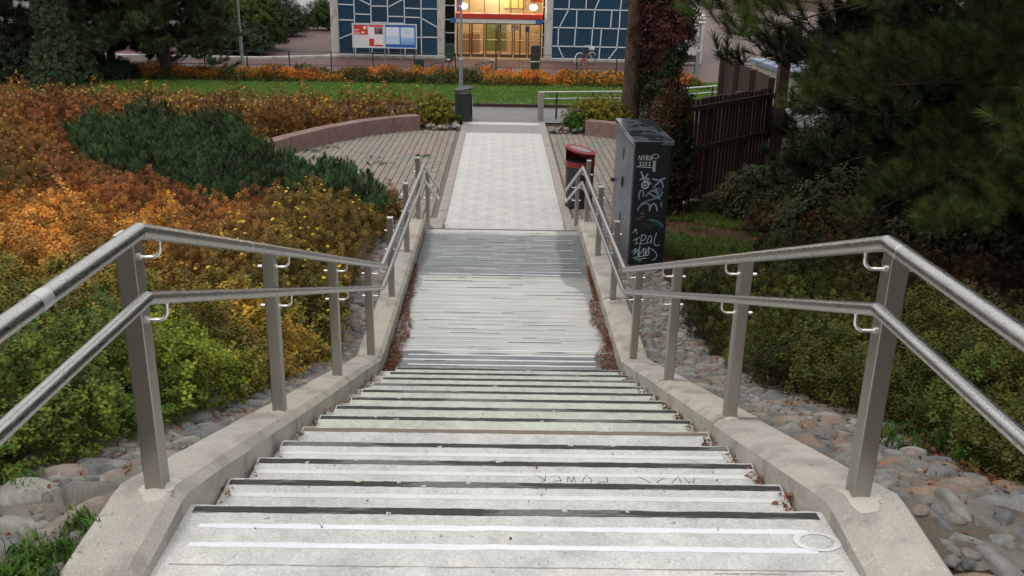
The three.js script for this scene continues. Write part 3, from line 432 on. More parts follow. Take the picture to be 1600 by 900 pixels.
// ---------------------------------------------------------------- the building with blue glass
const FZ = 55.3; // distance of the front
{
  const o = thing('glazed_building', 'building with dark blue panels, white glazing bars and cream columns, lit entrance in the middle', 'building');
  const fr = (x0, x1, y0, y1, D, d, m, name, bev = 0.01) => part(name, box(x1 - x0, y1 - y0, d, (x0 + x1) / 2, (y0 + y1) / 2, -D - d / 2, bev), m, o);
  for (const [a, b] of [[-10.02, -9.6], [-3.76, -3.38], [2.58, 2.92], [10.9, 11.9]]) { fr(a, b, 0, 8, FZ - 0.12, 0.6, M.cream, 'column', 0.03); }
  fr(-10.3, -3.2, 0, 0.14, FZ - 0.2, 0.5, M.kerb, 'plinth'); fr(2.4, 11.4, 0, 0.14, FZ - 0.2, 0.5, M.kerb, 'plinth');
  const bar = (x0, y0, x1, y1, w = 0.06) => { const L = Math.hypot(x1 - x0, y1 - y0), g = new THREE.BoxGeometry(L, w, 0.06); g.rotateZ(Math.atan2(y1 - y0, x1 - x0)); g.translate((x0 + x1) / 2, (y0 + y1) / 2, -FZ + 0.005); part('glazing_bar', boxUV(g), M.white, o); };
  const blues = [M.blue, mat([0.011, 0.05, 0.095], 0.3), mat([0.008, 0.036, 0.072], 0.4), mat([0.016, 0.05, 0.088], 0.28)], panel = (pts) => { const s = new THREE.Shape(pts.map((p) => new THREE.Vector2(...p))), g = new THREE.ExtrudeGeometry(s, { depth: 0.03, bevelEnabled: false }); g.translate(0, 0, -FZ - 0.03 + rr(-0.004, 0.004)); part('blue_panel', boxUV(g), pick(blues), o); };
  { const n = 6, x0 = -9.6, w = (-3.76 + 9.6) / n, top = 8;
    const C = [[[1.02, 1.42], [2.12, 2.1], [2.98, 2.96], [4.2, 4.2], [5.5, 6.0]], [[1.2, 1.2], [2.46, 2.44], [3.42, 2.96], [4.6, 4.6], [6, 6]], [[1.2, 1.2], [2.0, 2.0], [2.92, 2.92], [3.9, 3.9], [5.2, 5.6]], [[1.2, 1.2], [1.98, 1.98], [2.36, 2.36], [2.86, 3.36], [4.6, 4.6], [6.2, 6]], [[1.2, 1.2], [2.34, 2.32], [2.84, 2.82], [3.38, 3.38], [5, 5]], [[1.22, 1.22], [2.3, 1.78], [2.82, 2.82], [4.3, 4.3], [6, 6]]];
    for (let i = 0; i <= n; i++) bar(x0 + i * w, 0.14, x0 + i * w, top);
    for (let i = 0; i < n; i++) { const a = x0 + i * w, b = a + w, cs = [[0.16, 0.16], ...C[i], [top, top]]; for (let k = 0; k < cs.length - 1; k++) { panel([[a + 0.02, cs[k][0]], [b - 0.02, cs[k][1]], [b - 0.02, cs[k + 1][1]], [a + 0.02, cs[k + 1][0]]]); bar(a, cs[k][0], b, cs[k][1]); } } }
  { const X = (px) => 2.92 + (px - 863) * 0.0372, ys = [0.14, 0.86, 1.92, 2.96, 4.0, 5.2, 6.6, 8], xr = 10.9;
    const C = [[[884, 874], [940, 941], [955, 969], [1010, 1010], [1050, 1040]], [[874, 874], [900, 901], [927, 928], [941, 942], [968, 969], [1000, 1000], [1040, 1040]], [[875, 889], [902, 902], [929, 930], [956, 957], [970, 970], [1010, 1020], [1048, 1048]], [[889, 890], [916, 916], [930, 941], [970, 972], [1000, 1000], [1040, 1030]], [[880, 880], [920, 910], [950, 950], [1000, 1000]], [[900, 900], [940, 950], [990, 990]], [[890, 900], [930, 930], [980, 980]]];
    ys.forEach((y) => bar(2.92, y, xr, y)); bar(2.94, 0.14, 2.94, 8); bar(xr, 0.14, xr, 8);
    for (let j = 0; j < ys.length - 1; j++) { const cs = [[2.94, 2.94], ...C[j].map((c) => c.map(X)), [xr, xr]]; for (let k = 0; k < cs.length - 1; k++) { panel([[cs[k][0], ys[j] + 0.02], [cs[k + 1][0], ys[j] + 0.02], [cs[k + 1][1], ys[j + 1] - 0.02], [cs[k][1], ys[j + 1] - 0.02]]); if (k) bar(cs[k][0], ys[j], cs[k][1], ys[j + 1]); } } }
  // shell round it
  fr(-10.0, 11.4, 0, 8, FZ + 12, 0.3, M.cream, 'back_wall'); fr(-10.02, -9.8, 0, 8, FZ + 0.5, 11.5, M.cream, 'side_wall'); fr(11.2, 11.4, 0, 8, FZ + 0.5, 11.5, M.cream, 'side_wall'); fr(-10.3, 11.6, 8, 8.3, FZ - 0.3, 12.8, M.cream, 'roof');
  fr(-9.7, -3.6, 0.1, 8, FZ + 0.06, 0.2, M.black2, 'inner_wall'); fr(2.7, 11.2, 0.1, 8, FZ + 0.06, 0.2, M.black2, 'inner_wall');
  // dark glass returns beside the entrance
  for (const [a, b] of [[-3.36, -2.74], [2.42, 2.57]]) { fr(a, b, 0.1, 8, FZ + 0.55, 0.05, M.darkglass, 'dark_pane'); for (const y of [0.7, 1.45, 2.2, 3.0, 4]) fr(a, b, y, y + 0.045, FZ + 0.5, 0.05, M.white, 'glazing_bar', 0); fr(b - 0.05, b, 0.1, 8, FZ + 0.48, 0.07, M.white, 'glazing_bar', 0); }
  // entrance: doors, canopy bands, warm hall behind
  const ED = FZ + 1.5, bronze = mat([0.12, 0.075, 0.05], 0.4, { metalness: 0.4 }), warmWall = mat([0.46, 0.37, 0.26], 0.7), tile = mat([0.4, 0.28, 0.19], 0.3);
  fr(-2.74, 2.42, 2.32, 2.6, FZ + 0.5, 1.1, mat([0.5, 0.03, 0.02], 0.45), 'red_fascia', 0.01); fr(-2.72, 2.0, 2.06, 2.3, FZ + 0.55, 1.0, mat([0.62, 0.6, 0.58], 0.5), 'white_fascia'); fr(2.0, 2.42, 2.05, 2.31, FZ + 0.52, 1.0, mat([0.03, 0.12, 0.35], 0.5), 'blue_sign'); fr(-3.05, -2.7, 2.05, 2.31, FZ + 0.3, 0.06, mat([0.03, 0.12, 0.35], 0.5), 'blue_sign');
  for (let i = 0; i < 7; i++) { const x = -2.74 + i * 0.86, d = 'door'; if (i < 6) {
      const dr = part('door', [box(0.07, 2.0, 0.06, x + 0.06, 1.03, -ED), box(0.07, 2.0, 0.06, x + 0.8, 1.03, -ED), box(0.67, 0.16, 0.06, x + 0.43, 0.11, -ED), box(0.67, 0.07, 0.06, x + 0.43, 2.0, -ED)], bronze, o); part('pane', box(0.67, 1.78, 0.01, x + 0.43, 1.08, -ED), M.glass, dr);
      part('push_bar', [rod(V(x + 0.1, 1.05, -ED + 0.06), V(x + 0.76, 1.05, -ED + 0.06), 0.022)], mat([0.75, 0.62, 0.45], 0.3, { metalness: 0.7 }), dr); if (i % 2) part('push_bar', [rod(V(x + 0.1, 1.52, -ED + 0.06), V(x + 0.76, 1.52, -ED + 0.06), 0.02)], mat([0.75, 0.62, 0.45], 0.3, { metalness: 0.7 }), dr); } }
  fr(0.55, 1.02, 1.62, 1.9, ED - 0.06, 0.02, mat([0.75, 0.68, 0.58], 0.6), 'notice'); fr(-0.15, 0.05, 1.5, 1.9, ED + 0.05, 0.01, mat([0.7, 0.72, 0.68], 0.6), 'notice'); fr(1.42, 1.62, 1.55, 1.86, ED - 0.05, 0.01, mat([0.03, 0.13, 0.4], 0.5), 'notice');
  fr(-2.74, 2.42, 2.62, 4.4, ED - 0.02, 0.012, M.glass, 'transom_pane'); for (const x of [-2.0, -1.1, -0.2, 0.5, 1.25, 1.9]) fr(x, x + 0.05, 2.6, 4.4, ED - 0.05, 0.06, bronze, 'glazing_bar', 0);
  fr(-3.3, 2.6, -0.02, 0.03, FZ + 0.2, 11, tile, 'hall_floor', 0); fr(-3.3, 2.6, 0, 4.6, ED + 4.6, 0.2, warmWall, 'hall_wall', 0); fr(-3.5, -3.3, 0, 4.6, ED - 0.4, 5.2, warmWall, 'hall_wall', 0); fr(2.6, 2.75, 0, 4.6, ED - 0.4, 5.2, warmWall, 'hall_wall', 0); fr(-3.5, 2.75, 4.4, 4.6, FZ + 0.4, 6, warmWall, 'hall_ceiling', 0);
  fr(-3.3, 2.58, 4.6, 8, FZ + 0.5, 0.3, M.blue, 'upper_band');
  for (const x of [-1.9, -0.4, 1.1]) fr(x, x + 0.09, 0.03, 2.05, ED + 1.9, 0.07, bronze, 'inner_door_frame', 0); fr(-3.3, 2.6, 2.02, 2.2, ED + 1.9, 0.1, bronze, 'inner_door_frame', 0);
  for (const [x, w, y, h] of [[0.1, 0.34, 2.75, 0.7], [0.5, 0.5, 2.75, 0.75], [1.08, 0.34, 2.75, 0.75]]) fr(x, x + w, y, y + h, ED + 4.5, 0.06, mat([0.62, 0.52, 0.2], 0.6), 'wall_panel', 0);
  fr(-1.0, 0.3, 0.05, 2.0, ED + 4.5, 0.06, mat([0.12, 0.16, 0.05], 0.6), 'wall_panel', 0); fr(0.6, 1.6, 0.03, 0.95, ED + 3.6, 0.4, mat([0.45, 0.3, 0.16], 0.5), 'counter'); fr(-2.5, -1.4, 0.03, 1.2, ED + 3.2, 0.3, mat([0.3, 0.2, 0.12], 0.5), 'counter');
  fr(-2.74, -2.45, 2.65, 4.2, ED + 0.3, 0.05, mat([0.25, 0.15, 0.55], 0.5), 'poster'); fr(1.7, 2.4, 3.25, 4.2, ED + 0.3, 0.05, mat([0.75, 0.14, 0.03], 0.5), 'poster');
}
// globe lamps in the entrance and warm lamps in the hall
for (const [x, w] of [[-2.3, 'left'], [1.86, 'right']]) {
  const o = thing('globe_lamp', `white glowing globe lamp over the ${w} end of the lit entrance, above the red band`, 'lamp', 'globe lamps over the entrance', [x, 0, -FZ - 1.1]);
  const g = new THREE.SphereGeometry(0.22, 20, 14); g.scale(1.1, 0.85, 1.1); g.translate(0, 2.98, 0); part('globe', g, new THREE.MeshStandardMaterial({ color: 0xfff3dc, emissive: col(1, 0.86, 0.62), emissiveIntensity: 2.2 }), o); part('stem', rod(V(0, 3.16, 0), V(0, 4.4, 0), 0.015), M.darkmetal, o);
  const l = new THREE.PointLight(col(1, 0.8, 0.52), 5, 0, 2); l.position.set(0, 2.98, 0.32); l.castShadow = true; l.shadow.radius = 6; o.add(l);
}
for (const [x, z, I] of [[-1.6, 2.2, 13], [0.9, 2.2, 13], [-0.4, 4, 11]]) {
  const o = thing('ceiling_lamp', x < -1 ? 'warm ceiling lamp on the left inside the entrance hall' : x > 0 ? 'warm ceiling lamp on the right inside the entrance hall' : 'warm ceiling lamp at the back of the entrance hall', 'lamp', 'ceiling lamps in the hall', [x, 0, -FZ - 1.5 - z]);
  part('diffuser', new THREE.CylinderGeometry(0.2, 0.2, 0.06, 20).translate(0, 4.2, 0), new THREE.MeshStandardMaterial({ color: 0xffeecc, emissive: col(1, 0.75, 0.4), emissiveIntensity: 2 }), o); part('stem', rod(V(0, 4.24, 0), V(0, 4.4, 0), 0.02), M.darkmetal, o);
  const l = new THREE.PointLight(col(1, 0.76, 0.48), I, 0, 2); l.position.set(0, 3.95, 0); l.castShadow = true; l.shadow.radius = 9; o.add(l);
}

// ---------------------------------------------------------------- objects on the brick square
{ // notice board with a red and a blue poster
  const o = thing('notice_board', 'wide notice board with a red and white poster and a blue map on thin posts', 'notice board', undefined, [-6.72, 0, -53.9]);
  for (const x of [-1.8, -0.02, 1.8]) part('post', box(0.06, 2.02, 0.06, x, 1.01, -0.04), M.galv, o); for (const x of [-0.9, 0.9]) part('stay', box(0.035, 0.7, 0.035, x, 0.33, -0.04), M.galv, o);
  part('frame', [box(3.7, 0.06, 0.09, 0, 1.99, 0), box(3.7, 0.05, 0.09, 0, 0.68, 0), box(0.06, 1.26, 0.09, -1.82, 1.335, 0), box(0.06, 1.26, 0.09, 1.82, 1.335, 0), box(0.07, 1.26, 0.1, 0.01, 1.335, 0)], M.white, o);
  const art = (w, h, draw) => { const c = document.createElement('canvas'); c.width = w; c.height = h; const x = c.getContext('2d'); draw(x); const t = new THREE.CanvasTexture(c); t.colorSpace = THREE.SRGBColorSpace; return new THREE.MeshPhysicalMaterial({ map: t, roughness: 0.4 }); };
  const F = (x, c, ...r) => { x.fillStyle = c; x.fillRect(...r); };
  const red = art(360, 260, (x) => { F(x, '#dcdcdf', 0, 0, 360, 260); F(x, '#d03a30', 8, 8, 164, 112); F(x, '#f2e4e0', 120, 24, 34, 30); F(x, '#f0dcd8', 12, 56, 60, 6); F(x, '#f0dcd8', 12, 74, 52, 6); for (let i = 0; i < 4; i++) F(x, '#f0dcd8', 16 + i * 17, 92, 7, 24); F(x, '#f0d8d4', 92, 84, 42, 18); F(x, '#d8d8da', 8, 122, 164, 132); F(x, '#d03a30', 182, 6, 172, 22); F(x, '#ece6e8', 186, 30, 56, 130); F(x, '#7a5b57', 250, 34, 98, 78); F(x, '#a08a84', 270, 44, 22, 30); F(x, '#4d3b3a', 300, 60, 40, 44); F(x, '#d23a2c', 184, 162, 60, 90); F(x, '#e8e2e0', 248, 116, 104, 110); F(x, '#c43a30', 250, 232, 102, 20); x.strokeStyle = '#aaa'; x.lineWidth = 2; x.beginPath(); x.moveTo(280, 180); x.lineTo(335, 140); x.stroke(); });
  const blu = art(360, 260, (x) => { F(x, '#2f62ab', 0, 0, 360, 260); F(x, '#c2d6ee', 6, 26, 164, 196); F(x, '#b9d4f0', 182, 26, 164, 196); F(x, '#dfe8f4', 8, 28, 150, 100); F(x, '#d4e0ee', 190, 34, 140, 104); for (let i = 0; i < 5; i++) F(x, '#a5bcd8', 12, 50 + i * 32, 150, 2); F(x, '#a9c6e4', 182, 140, 164, 3); x.fillStyle = '#c6cfd9'; x.beginPath(); x.ellipse(262, 80, 36, 26, 0, 0, 7); x.fill(); F(x, '#7aa8dc', 182, 150, 164, 70); F(x, '#93bbe6', 182, 150, 164, 34); F(x, '#1d60b2', 6, 228, 346, 26); });
  part('red_poster', new THREE.BoxGeometry(1.74, 1.25, 0.02).translate(-0.91, 1.335, 0.02), red, o); part('blue_poster', new THREE.BoxGeometry(1.74, 1.25, 0.02).translate(0.91, 1.335, 0.02), blu, o);
}
{ // low railing along the square
  const o = thing('railing', 'long thin black railing along the brick square behind the orange shrubs', 'railing'); const D = (x) => 46.3 + x * 0.07;
  for (let x = -14.4; x < 9; x += 2.02) part('post', rod(P(x, D(x), 0), P(x, D(x), 1.1), 0.03, 0.03, 8), M.darkmetal, o);
  for (const y of [0.44, 1.06]) part('rail', rod(P(-16.4, D(-16.4), y), P(8.8, D(8.8), y), 0.014, 0.014, 8), M.darkmetal, o);
}
function smallBin(x, D, h, w, name, label, m) { const o = thing(name, label, 'litter bin', undefined, [x, 0, -D]);
  part('body', box(w, h * 0.86, w * 0.8, 0, h * 0.5, 0, 0.03), m, o); part('hood', [box(w * 1.05, 0.05, w * 0.85, 0, h - 0.025, 0, 0.02), box(w, h * 0.07, 0.03, 0, h * 0.93, -w * 0.37)], m, o); part('slot', box(w * 0.6, 0.07, 0.02, 0, h * 0.8, w * 0.4 + 0.004), M.black2, o); part('leg', rod(V(0, 0, -w * 0.3), V(0, h * 0.9, -w * 0.3), 0.03), M.darkmetal, o); return o; }
smallBin(-3.98, 45.4, 0.86, 0.42, 'litter_bin', 'small dark green bin below the right end of the notice board', M.binGreen);
smallBin(1.66, 45.8, 0.8, 0.44, 'litter_bin', 'small dark green bin on the railing in front of the lit doors', M.binGreen);
smallBin(1.95, 53.9, 0.98, 0.5, 'litter_bin', 'black bin standing right of the lit entrance doors', M.black2);
smallBin(-2.98, 53.9, 0.98, 0.46, 'litter_bin', 'dark green bin standing left of the lit entrance doors', M.binGreen);
function cycleStand(x, D, label) { const o = thing('cycle_stand', label, 'bicycle stand', 'low bicycle stands at the railing', [x, 0, -D]); const arc = (cx, r) => new THREE.TorusGeometry(r, 0.014, 6, 22).rotateY(0.5).translate(cx, r + 0.12, 0); part('hoop', arc(-0.25, 0.3), M.darkmetal, o); part('hoop', arc(0.25, 0.3), M.darkmetal, o); part('crossbar', [rod(V(-0.6, 0.55, 0), V(0.35, 0.78, 0), 0.02), rod(V(-0.55, 0.1, 0), V(0.55, 0.1, 0), 0.02), rod(V(0.2, 0.1, 0), V(0.35, 0.8, 0), 0.02)], M.darkmetal, o); part('marker', box(0.16, 0.06, 0.05, 0.3, 0.82, 0, 0.01), M.white, o); }
cycleStand(-2.9, 45.7, 'low dark bicycle stand at the railing, beside the green bin under the notice board'); cycleStand(-0.75, 45.9, 'low dark bicycle stand at the railing, right of the lamp post');
{ // city bicycle leaning at the blue panels
  const o = thing('bicycle', 'red and white city bicycle parked before the blue panels right of the entrance', 'bicycle', undefined, [4.78, 0, -52.9], 0.75); const w = 0.33;
  for (const x of [-0.52, 0.52]) { const g = part('wheel', [new THREE.TorusGeometry(w, 0.02, 8, 30).translate(x, w, 0)], M.black2, o); const sp = []; for (let i = 0; i < 10; i++) { const a = i * 0.628; sp.push(rod(V(x, w, 0), V(x + Math.cos(a) * w, w + Math.sin(a) * w, 0), 0.003, 0.003, 4)); } sp.push(rod(V(x, w, -0.03), V(x, w, 0.03), 0.025)); part('spokes', sp, M.galv, g); }
  part('frame', [rod(V(-0.52, w, 0.03), V(-0.1, 0.3, 0), 0.014), rod(V(-0.1, 0.3, 0), V(0.36, 0.72, 0), 0.026), rod(V(-0.1, 0.3, 0), V(-0.22, 0.82, 0), 0.02), rod(V(-0.52, w, 0.03), V(-0.2, 0.72, 0), 0.012), rod(V(0.36, 0.62, 0), V(0.33, 0.86, 0), 0.024)], M.red, o);
  part('fork', [rod(V(0.36, 0.66, 0.02), V(0.52, w, 0.04), 0.014), rod(V(0.36, 0.66, -0.02), V(0.52, w, -0.04), 0.014)], M.white, o);
  const mg = (cx, a0, a1) => new THREE.TorusGeometry(w + 0.05, 0.028, 6, 20, a1 - a0).rotateZ(a0).translate(cx, w, 0); part('mudguard', mg(-0.52, 1.0, 3.6), M.white, o); part('mudguard', mg(0.52, 0.6, 2.4), M.white, o); part('chain_guard', box(0.4, 0.14, 0.03, -0.18, 0.3, 0.05, 0.03), M.red, o);
  part('saddle', [new THREE.SphereGeometry(0.1, 12, 8).scale(1.3, 0.4, 0.8).translate(-0.25, 0.9, 0)], M.black2, o); part('handlebar', [rod(V(0.33, 0.86, 0), V(0.3, 1.05, 0), 0.014), curve([V(0.14, 1.04, 0.28), V(0.3, 1.08, 0.2), V(0.33, 1.06, 0), V(0.3, 1.08, -0.2), V(0.14, 1.04, -0.28)], 0.013)], M.white, o); part('basket', [box(0.22, 0.16, 0.26, 0.5, 0.92, 0, 0.02)], M.white, o); part('crank', [rod(V(-0.1, 0.3, -0.09), V(-0.1, 0.3, 0.09), 0.012), rod(V(-0.1, 0.3, 0.09), V(-0.02, 0.16, 0.09), 0.01), rod(V(-0.1, 0.3, -0.09), V(-0.18, 0.44, -0.09), 0.01)], M.galv, o); part('kickstand', rod(V(-0.25, 0.28, 0.02), V(-0.3, 0, 0.16), 0.01), M.galv, o);
}
function lampPost(x, D, H, r, label, arm) { const o = thing('lamp_post', label, 'lamp post', undefined, [x, 0, -D]);
  part('base_tube', rod(V(0, 0, 0), V(0, 1.65, 0), r * 1.5, r * 1.45, 14), M.galv, o); part('collar', rod(V(0, 1.65, 0), V(0, 1.75, 0), r * 1.7, r * 1.2, 14), M.galv, o); part('pole', rod(V(0, 1.7, 0), V(0, H, 0), r, r * 0.8, 12), M.galv, o);
  const h = part('lamp_head', [new THREE.CylinderGeometry(0.12, 0.26, 0.16, 16).translate(0, H + 0.06, 0), new THREE.SphereGeometry(0.24, 14, 8, 0, 6.3, 0, 1.57).translate(0, H + 0.13, 0)], mat([0.5, 0.48, 0.42], 0.5), o); part('lamp_glass', new THREE.CylinderGeometry(0.22, 0.14, 0.1, 14).translate(0, H - 0.05, 0), mat([0.7, 0.7, 0.65], 0.3), h); return o; }
lampPost(-1.58, 36.4, 5.2, 0.055, 'tall grey lamp post rising behind the black litter bin at the end of the path'); lampPost(-14.08, 50.7, 5.5, 0.06, 'grey lamp post at the far left beside the hedge and brick square'); lampPost(9.05, 42.8, 2.95, 0.06, 'short grey lamp post with a pale head, seen right of the creeper covered trunks');

// ---------------------------------------------------------------- bins, cabinet, railing, fence by the plaza
{ // black litter bin at the end of the path, lid tipped open to the back
  const o = thing('litter_bin', 'black round litter bin with a tilted lid at the far left end of the path', 'litter bin', undefined, [-1.3, 0, -31.75]);
  part('body', new THREE.CylinderGeometry(0.29, 0.28, 0.93, 28).translate(0, 0.475, 0), M.black2, o); part('rim', new THREE.TorusGeometry(0.285, 0.022, 8, 28).rotateX(1.5708).translate(0, 0.94, 0), M.black2, o);
  part('liner', new THREE.CylinderGeometry(0.26, 0.26, 0.02, 24).translate(0, 0.9, 0), mat([0.006, 0.006, 0.006], 0.9), o);
  part('lid', new THREE.CylinderGeometry(0.33, 0.34, 0.05, 28).rotateZ(0.17).rotateX(0.08).translate(0.02, 1.1, 0), M.black2, o); for (const x of [-0.24, 0.24]) part('lid_support', rod(V(x, 0.9, -0.08), V(x, 1.09 + x * 0.17, -0.08), 0.018), M.black2, o);
  part('band', new THREE.CylinderGeometry(0.296, 0.296, 0.02, 28, 1, true).translate(0, 0.82, 0), M.darkmetal, o); part('lock_bar', box(0.05, 0.8, 0.05, 0.3, 0.5, 0.06, 0.01), M.darkmetal, o); part('reflector', box(0.012, 0.45, 0.02, 0.328, 0.62, 0.08), M.bright, o); part('foot', box(0.14, 0.16, 0.14, 0.26, 0.08, 0.14, 0.02), M.black2, o);
}
{ // black and red bin behind the right handrail
  const o = thing('litter_bin', 'black round litter bin with red sloping top behind the right handrail', 'litter bin', undefined, [1.77, 0, -19.75]);
  const blk = mat([0.014, 0.017, 0.022], 0.45), redm = mat([0.2, 0.016, 0.018], 0.45), dark = mat([0.004, 0.004, 0.004], 0.9), cyl = (r, r2, h, y, t0 = 0, tl = Math.PI * 2, open = false) => new THREE.CylinderGeometry(r, r2, h, 32, 1, open, t0, tl).translate(0, y, 0);
  part('body', [cyl(0.315, 0.305, 0.9, 0.47)], blk, o); part('base', cyl(0.28, 0.28, 0.03, 0.015), M.darkmetal, o); part('red_band', [cyl(0.325, 0.325, 0.11, 0.965)], redm, o); part('mouth', cyl(0.29, 0.29, 0.012, 1.018), dark, o);
  const hood = cyl(0.322, 0.322, 0.22, 1.12, 0.5, 4.0, true), hp = hood.attributes.position; for (let i = 0; i < hp.count; i++) if (hp.getY(i) > 1.2) hp.setY(i, 1.25 - hp.getX(i) * 0.22 + hp.getZ(i) * -0.08); hood.computeVertexNormals(); redm.side = THREE.DoubleSide; part('hood', hood, redm, o);
  part('lid', cyl(0.345, 0.345, 0.035, 0).rotateZ(-0.22).rotateX(0.08).translate(0, 1.262, 0), redm, o); part('sticker', new THREE.CylinderGeometry(0.24, 0.24, 0.004, 24).scale(1, 1, 0.7).rotateZ(-0.22).rotateX(0.08).translate(0, 1.283, 0), mat([0.24, 0.19, 0.2], 0.6), o);
  part('tag', [box(0.09, 0.012, 0.006, -0.12, 0.2, 0.29), box(0.012, 0.05, 0.006, -0.15, 0.225, 0.28)], M.white, o); part('hinge', rod(V(-0.1, 0.98, -0.33), V(0.1, 0.98, -0.33), 0.02), M.darkmetal, o);
}
{ // graffiti covered utility cabinet
  const o = thing('utility_cabinet', 'tall dark metal utility cabinet covered in white graffiti, right of the stairs', 'utility cabinet', undefined, [1.955, 1.0, -12.4], 0.015);
  const w = 0.47, d = 1.72, h = 1.86;
  const face = (wd, ht, base, draw) => { const c = document.createElement('canvas'); c.width = wd; c.height = ht; const x = c.getContext('2d'); x.fillStyle = base; x.fillRect(0, 0, wd, ht); x.lineCap = x.lineJoin = 'round'; draw(x); const t = new THREE.CanvasTexture(c); t.colorSpace = THREE.SRGBColorSpace; return new THREE.MeshPhysicalMaterial({ map: t, roughness: 0.38 }); };
  const r = rng(5); const ln = (x, c, lw, pts) => { x.strokeStyle = c; x.lineWidth = lw; x.beginPath(); pts.forEach(([a, b], i) => (i ? x.lineTo(a, b) : x.moveTo(a, b))); x.stroke(); };
  const cv = (x, c, lw, q) => { x.strokeStyle = c; x.lineWidth = lw; x.beginPath(); x.moveTo(q[0], q[1]); x.bezierCurveTo(...q.slice(2)); x.stroke(); };
  const wear = (x, W, H, n, c) => { for (let i = 0; i < n; i++) { x.fillStyle = c(r()); const s = 1 + r() * 5; x.fillRect(r() * W, r() * H, s * (1 + r() * 2), s); } };
  const front = face(240, 880, '#12181c', (x) => {
    wear(x, 240, 880, 500, (k) => `rgba(${60 + k * 60},${66 + k * 60},${74 + k * 60},0.13)`);
    const W = '#b9bec0', S = 'rgba(150,168,186,0.85)', s2 = 'rgba(122,138,154,0.75)';
    ln(x, W, 4, [[20, 94], [23, 60], [40, 95], [44, 58]]); ln(x, W, 4, [[66, 60], [52, 68], [64, 78], [52, 92]]); ln(x, W, 4, [[74, 60], [74, 94], [92, 84], [76, 78], [90, 66], [74, 60]]); ln(x, W, 4, [[96, 62], [118, 94]]); ln(x, W, 4, [[116, 60], [96, 96]]); x.strokeStyle = W; x.lineWidth = 4; x.beginPath(); x.ellipse(136, 64, 24, 15, 0, 0, 6.3); x.stroke();
    ln(x, W, 4, [[26, 112], [42, 108], [30, 132], [48, 130]]); x.beginPath(); x.ellipse(62, 120, 9, 13, 0, 0, 6.3); x.stroke(); ln(x, W, 4, [[80, 106], [78, 134]]); ln(x, W, 4, [[92, 108], [102, 106], [94, 134], [106, 132]]); ln(x, W, 5, [[10, 142], [112, 146]]);
    x.fillStyle = '#7d8588'; x.fillRect(122, 96, 22, 82); x.fillStyle = '#a3a9ab'; x.fillRect(126, 102, 6, 70);
    cv(x, S, 11, [44, 180, 60, 220, 70, 240, 74, 262]); cv(x, S, 10, [92, 196, 60, 230, 96, 250, 120, 270]); cv(x, S, 9, [40, 240, 70, 210, 80, 220, 104, 236]); cv(x, S, 10, [130, 230, 180, 250, 200, 230, 214, 224]); cv(x, S, 10, [150, 280, 190, 240, 190, 220, 206, 290]); cv(x, s2, 13, [40, 380, 30, 300, 80, 300, 70, 360]); cv(x, s2, 12, [90, 360, 120, 300, 150, 330, 180, 300]); cv(x, S, 8, [110, 340, 160, 360, 170, 400, 206, 330]); cv(x, s2, 12, [36, 470, 50, 400, 130, 400, 120, 450]); cv(x, S, 9, [120, 470, 140, 380, 170, 420, 176, 470]); cv(x, s2, 11, [60, 420, 110, 380, 150, 390, 190, 360]); cv(x, s2, 9, [200, 420, 206, 400, 204, 390, 206, 440]); cv(x, s2, 8, [130, 310, 150, 340, 190, 340, 200, 300]); cv(x, s2, 14, [140, 290, 180, 320, 160, 350, 190, 380]);
    x.strokeStyle = '#c9cdd0'; x.lineWidth = 6; x.beginPath(); x.arc(78, 278, 24, 0, 6.3); x.stroke(); ln(x, '#c0c4c6', 4, [[68, 270], [78, 286], [90, 270]]); ln(x, '#c0c4c6', 3, [[66, 284], [90, 282]]);
    for (let i = 0; i < 9; i++) { const a = 20 + r() * 60, b = 480 + r() * 70; cv(x, 'rgba(150,120,130,0.6)', 3, [a, b, a + 14, b - 14, a + 18, b + 12, a + 26, b - 6]); }
    cv(x, 'rgba(80,110,100,0.7)', 18, [130, 540, 170, 540, 210, 560, 224, 590]); cv(x, 'rgba(18,60,40,0.8)', 20, [130, 590, 160, 560, 190, 570, 200, 600]); cv(x, 'rgba(40,70,62,0.6)', 12, [80, 570, 110, 560, 120, 600, 140, 620]);
    const T = '#9fb6c4'; ln(x, T, 5, [[14, 640], [34, 610], [44, 646]]); ln(x, T, 5, [[20, 700], [64, 676]]); ln(x, T, 5, [[40, 684], [44, 720]]); ln(x, T, 5, [[78, 656], [74, 730]]); cv(x, T, 5, [78, 660, 120, 640, 124, 690, 82, 700]); cv(x, T, 5, [120, 720, 130, 640, 160, 640, 150, 720]); cv(x, T, 5, [186, 640, 160, 700, 170, 760, 210, 730]); ln(x, T, 5, [[14, 790], [44, 760], [30, 812], [56, 770], [62, 820]]); ln(x, T, 6, [[70, 740], [66, 820], [100, 760], [104, 818]]); ln(x, T, 6, [[112, 760], [116, 816], [136, 750], [140, 806]]); cv(x, T, 5, [150, 760, 200, 790, 220, 830, 170, 850]); ln(x, T, 6, [[30, 836], [134, 812]]); ln(x, T, 6, [[46, 850], [124, 836]]); ln(x, T, 6, [[70, 862], [86, 856]]); cv(x, T, 4, [30, 730, 80, 710, 130, 740, 150, 700]);
  });
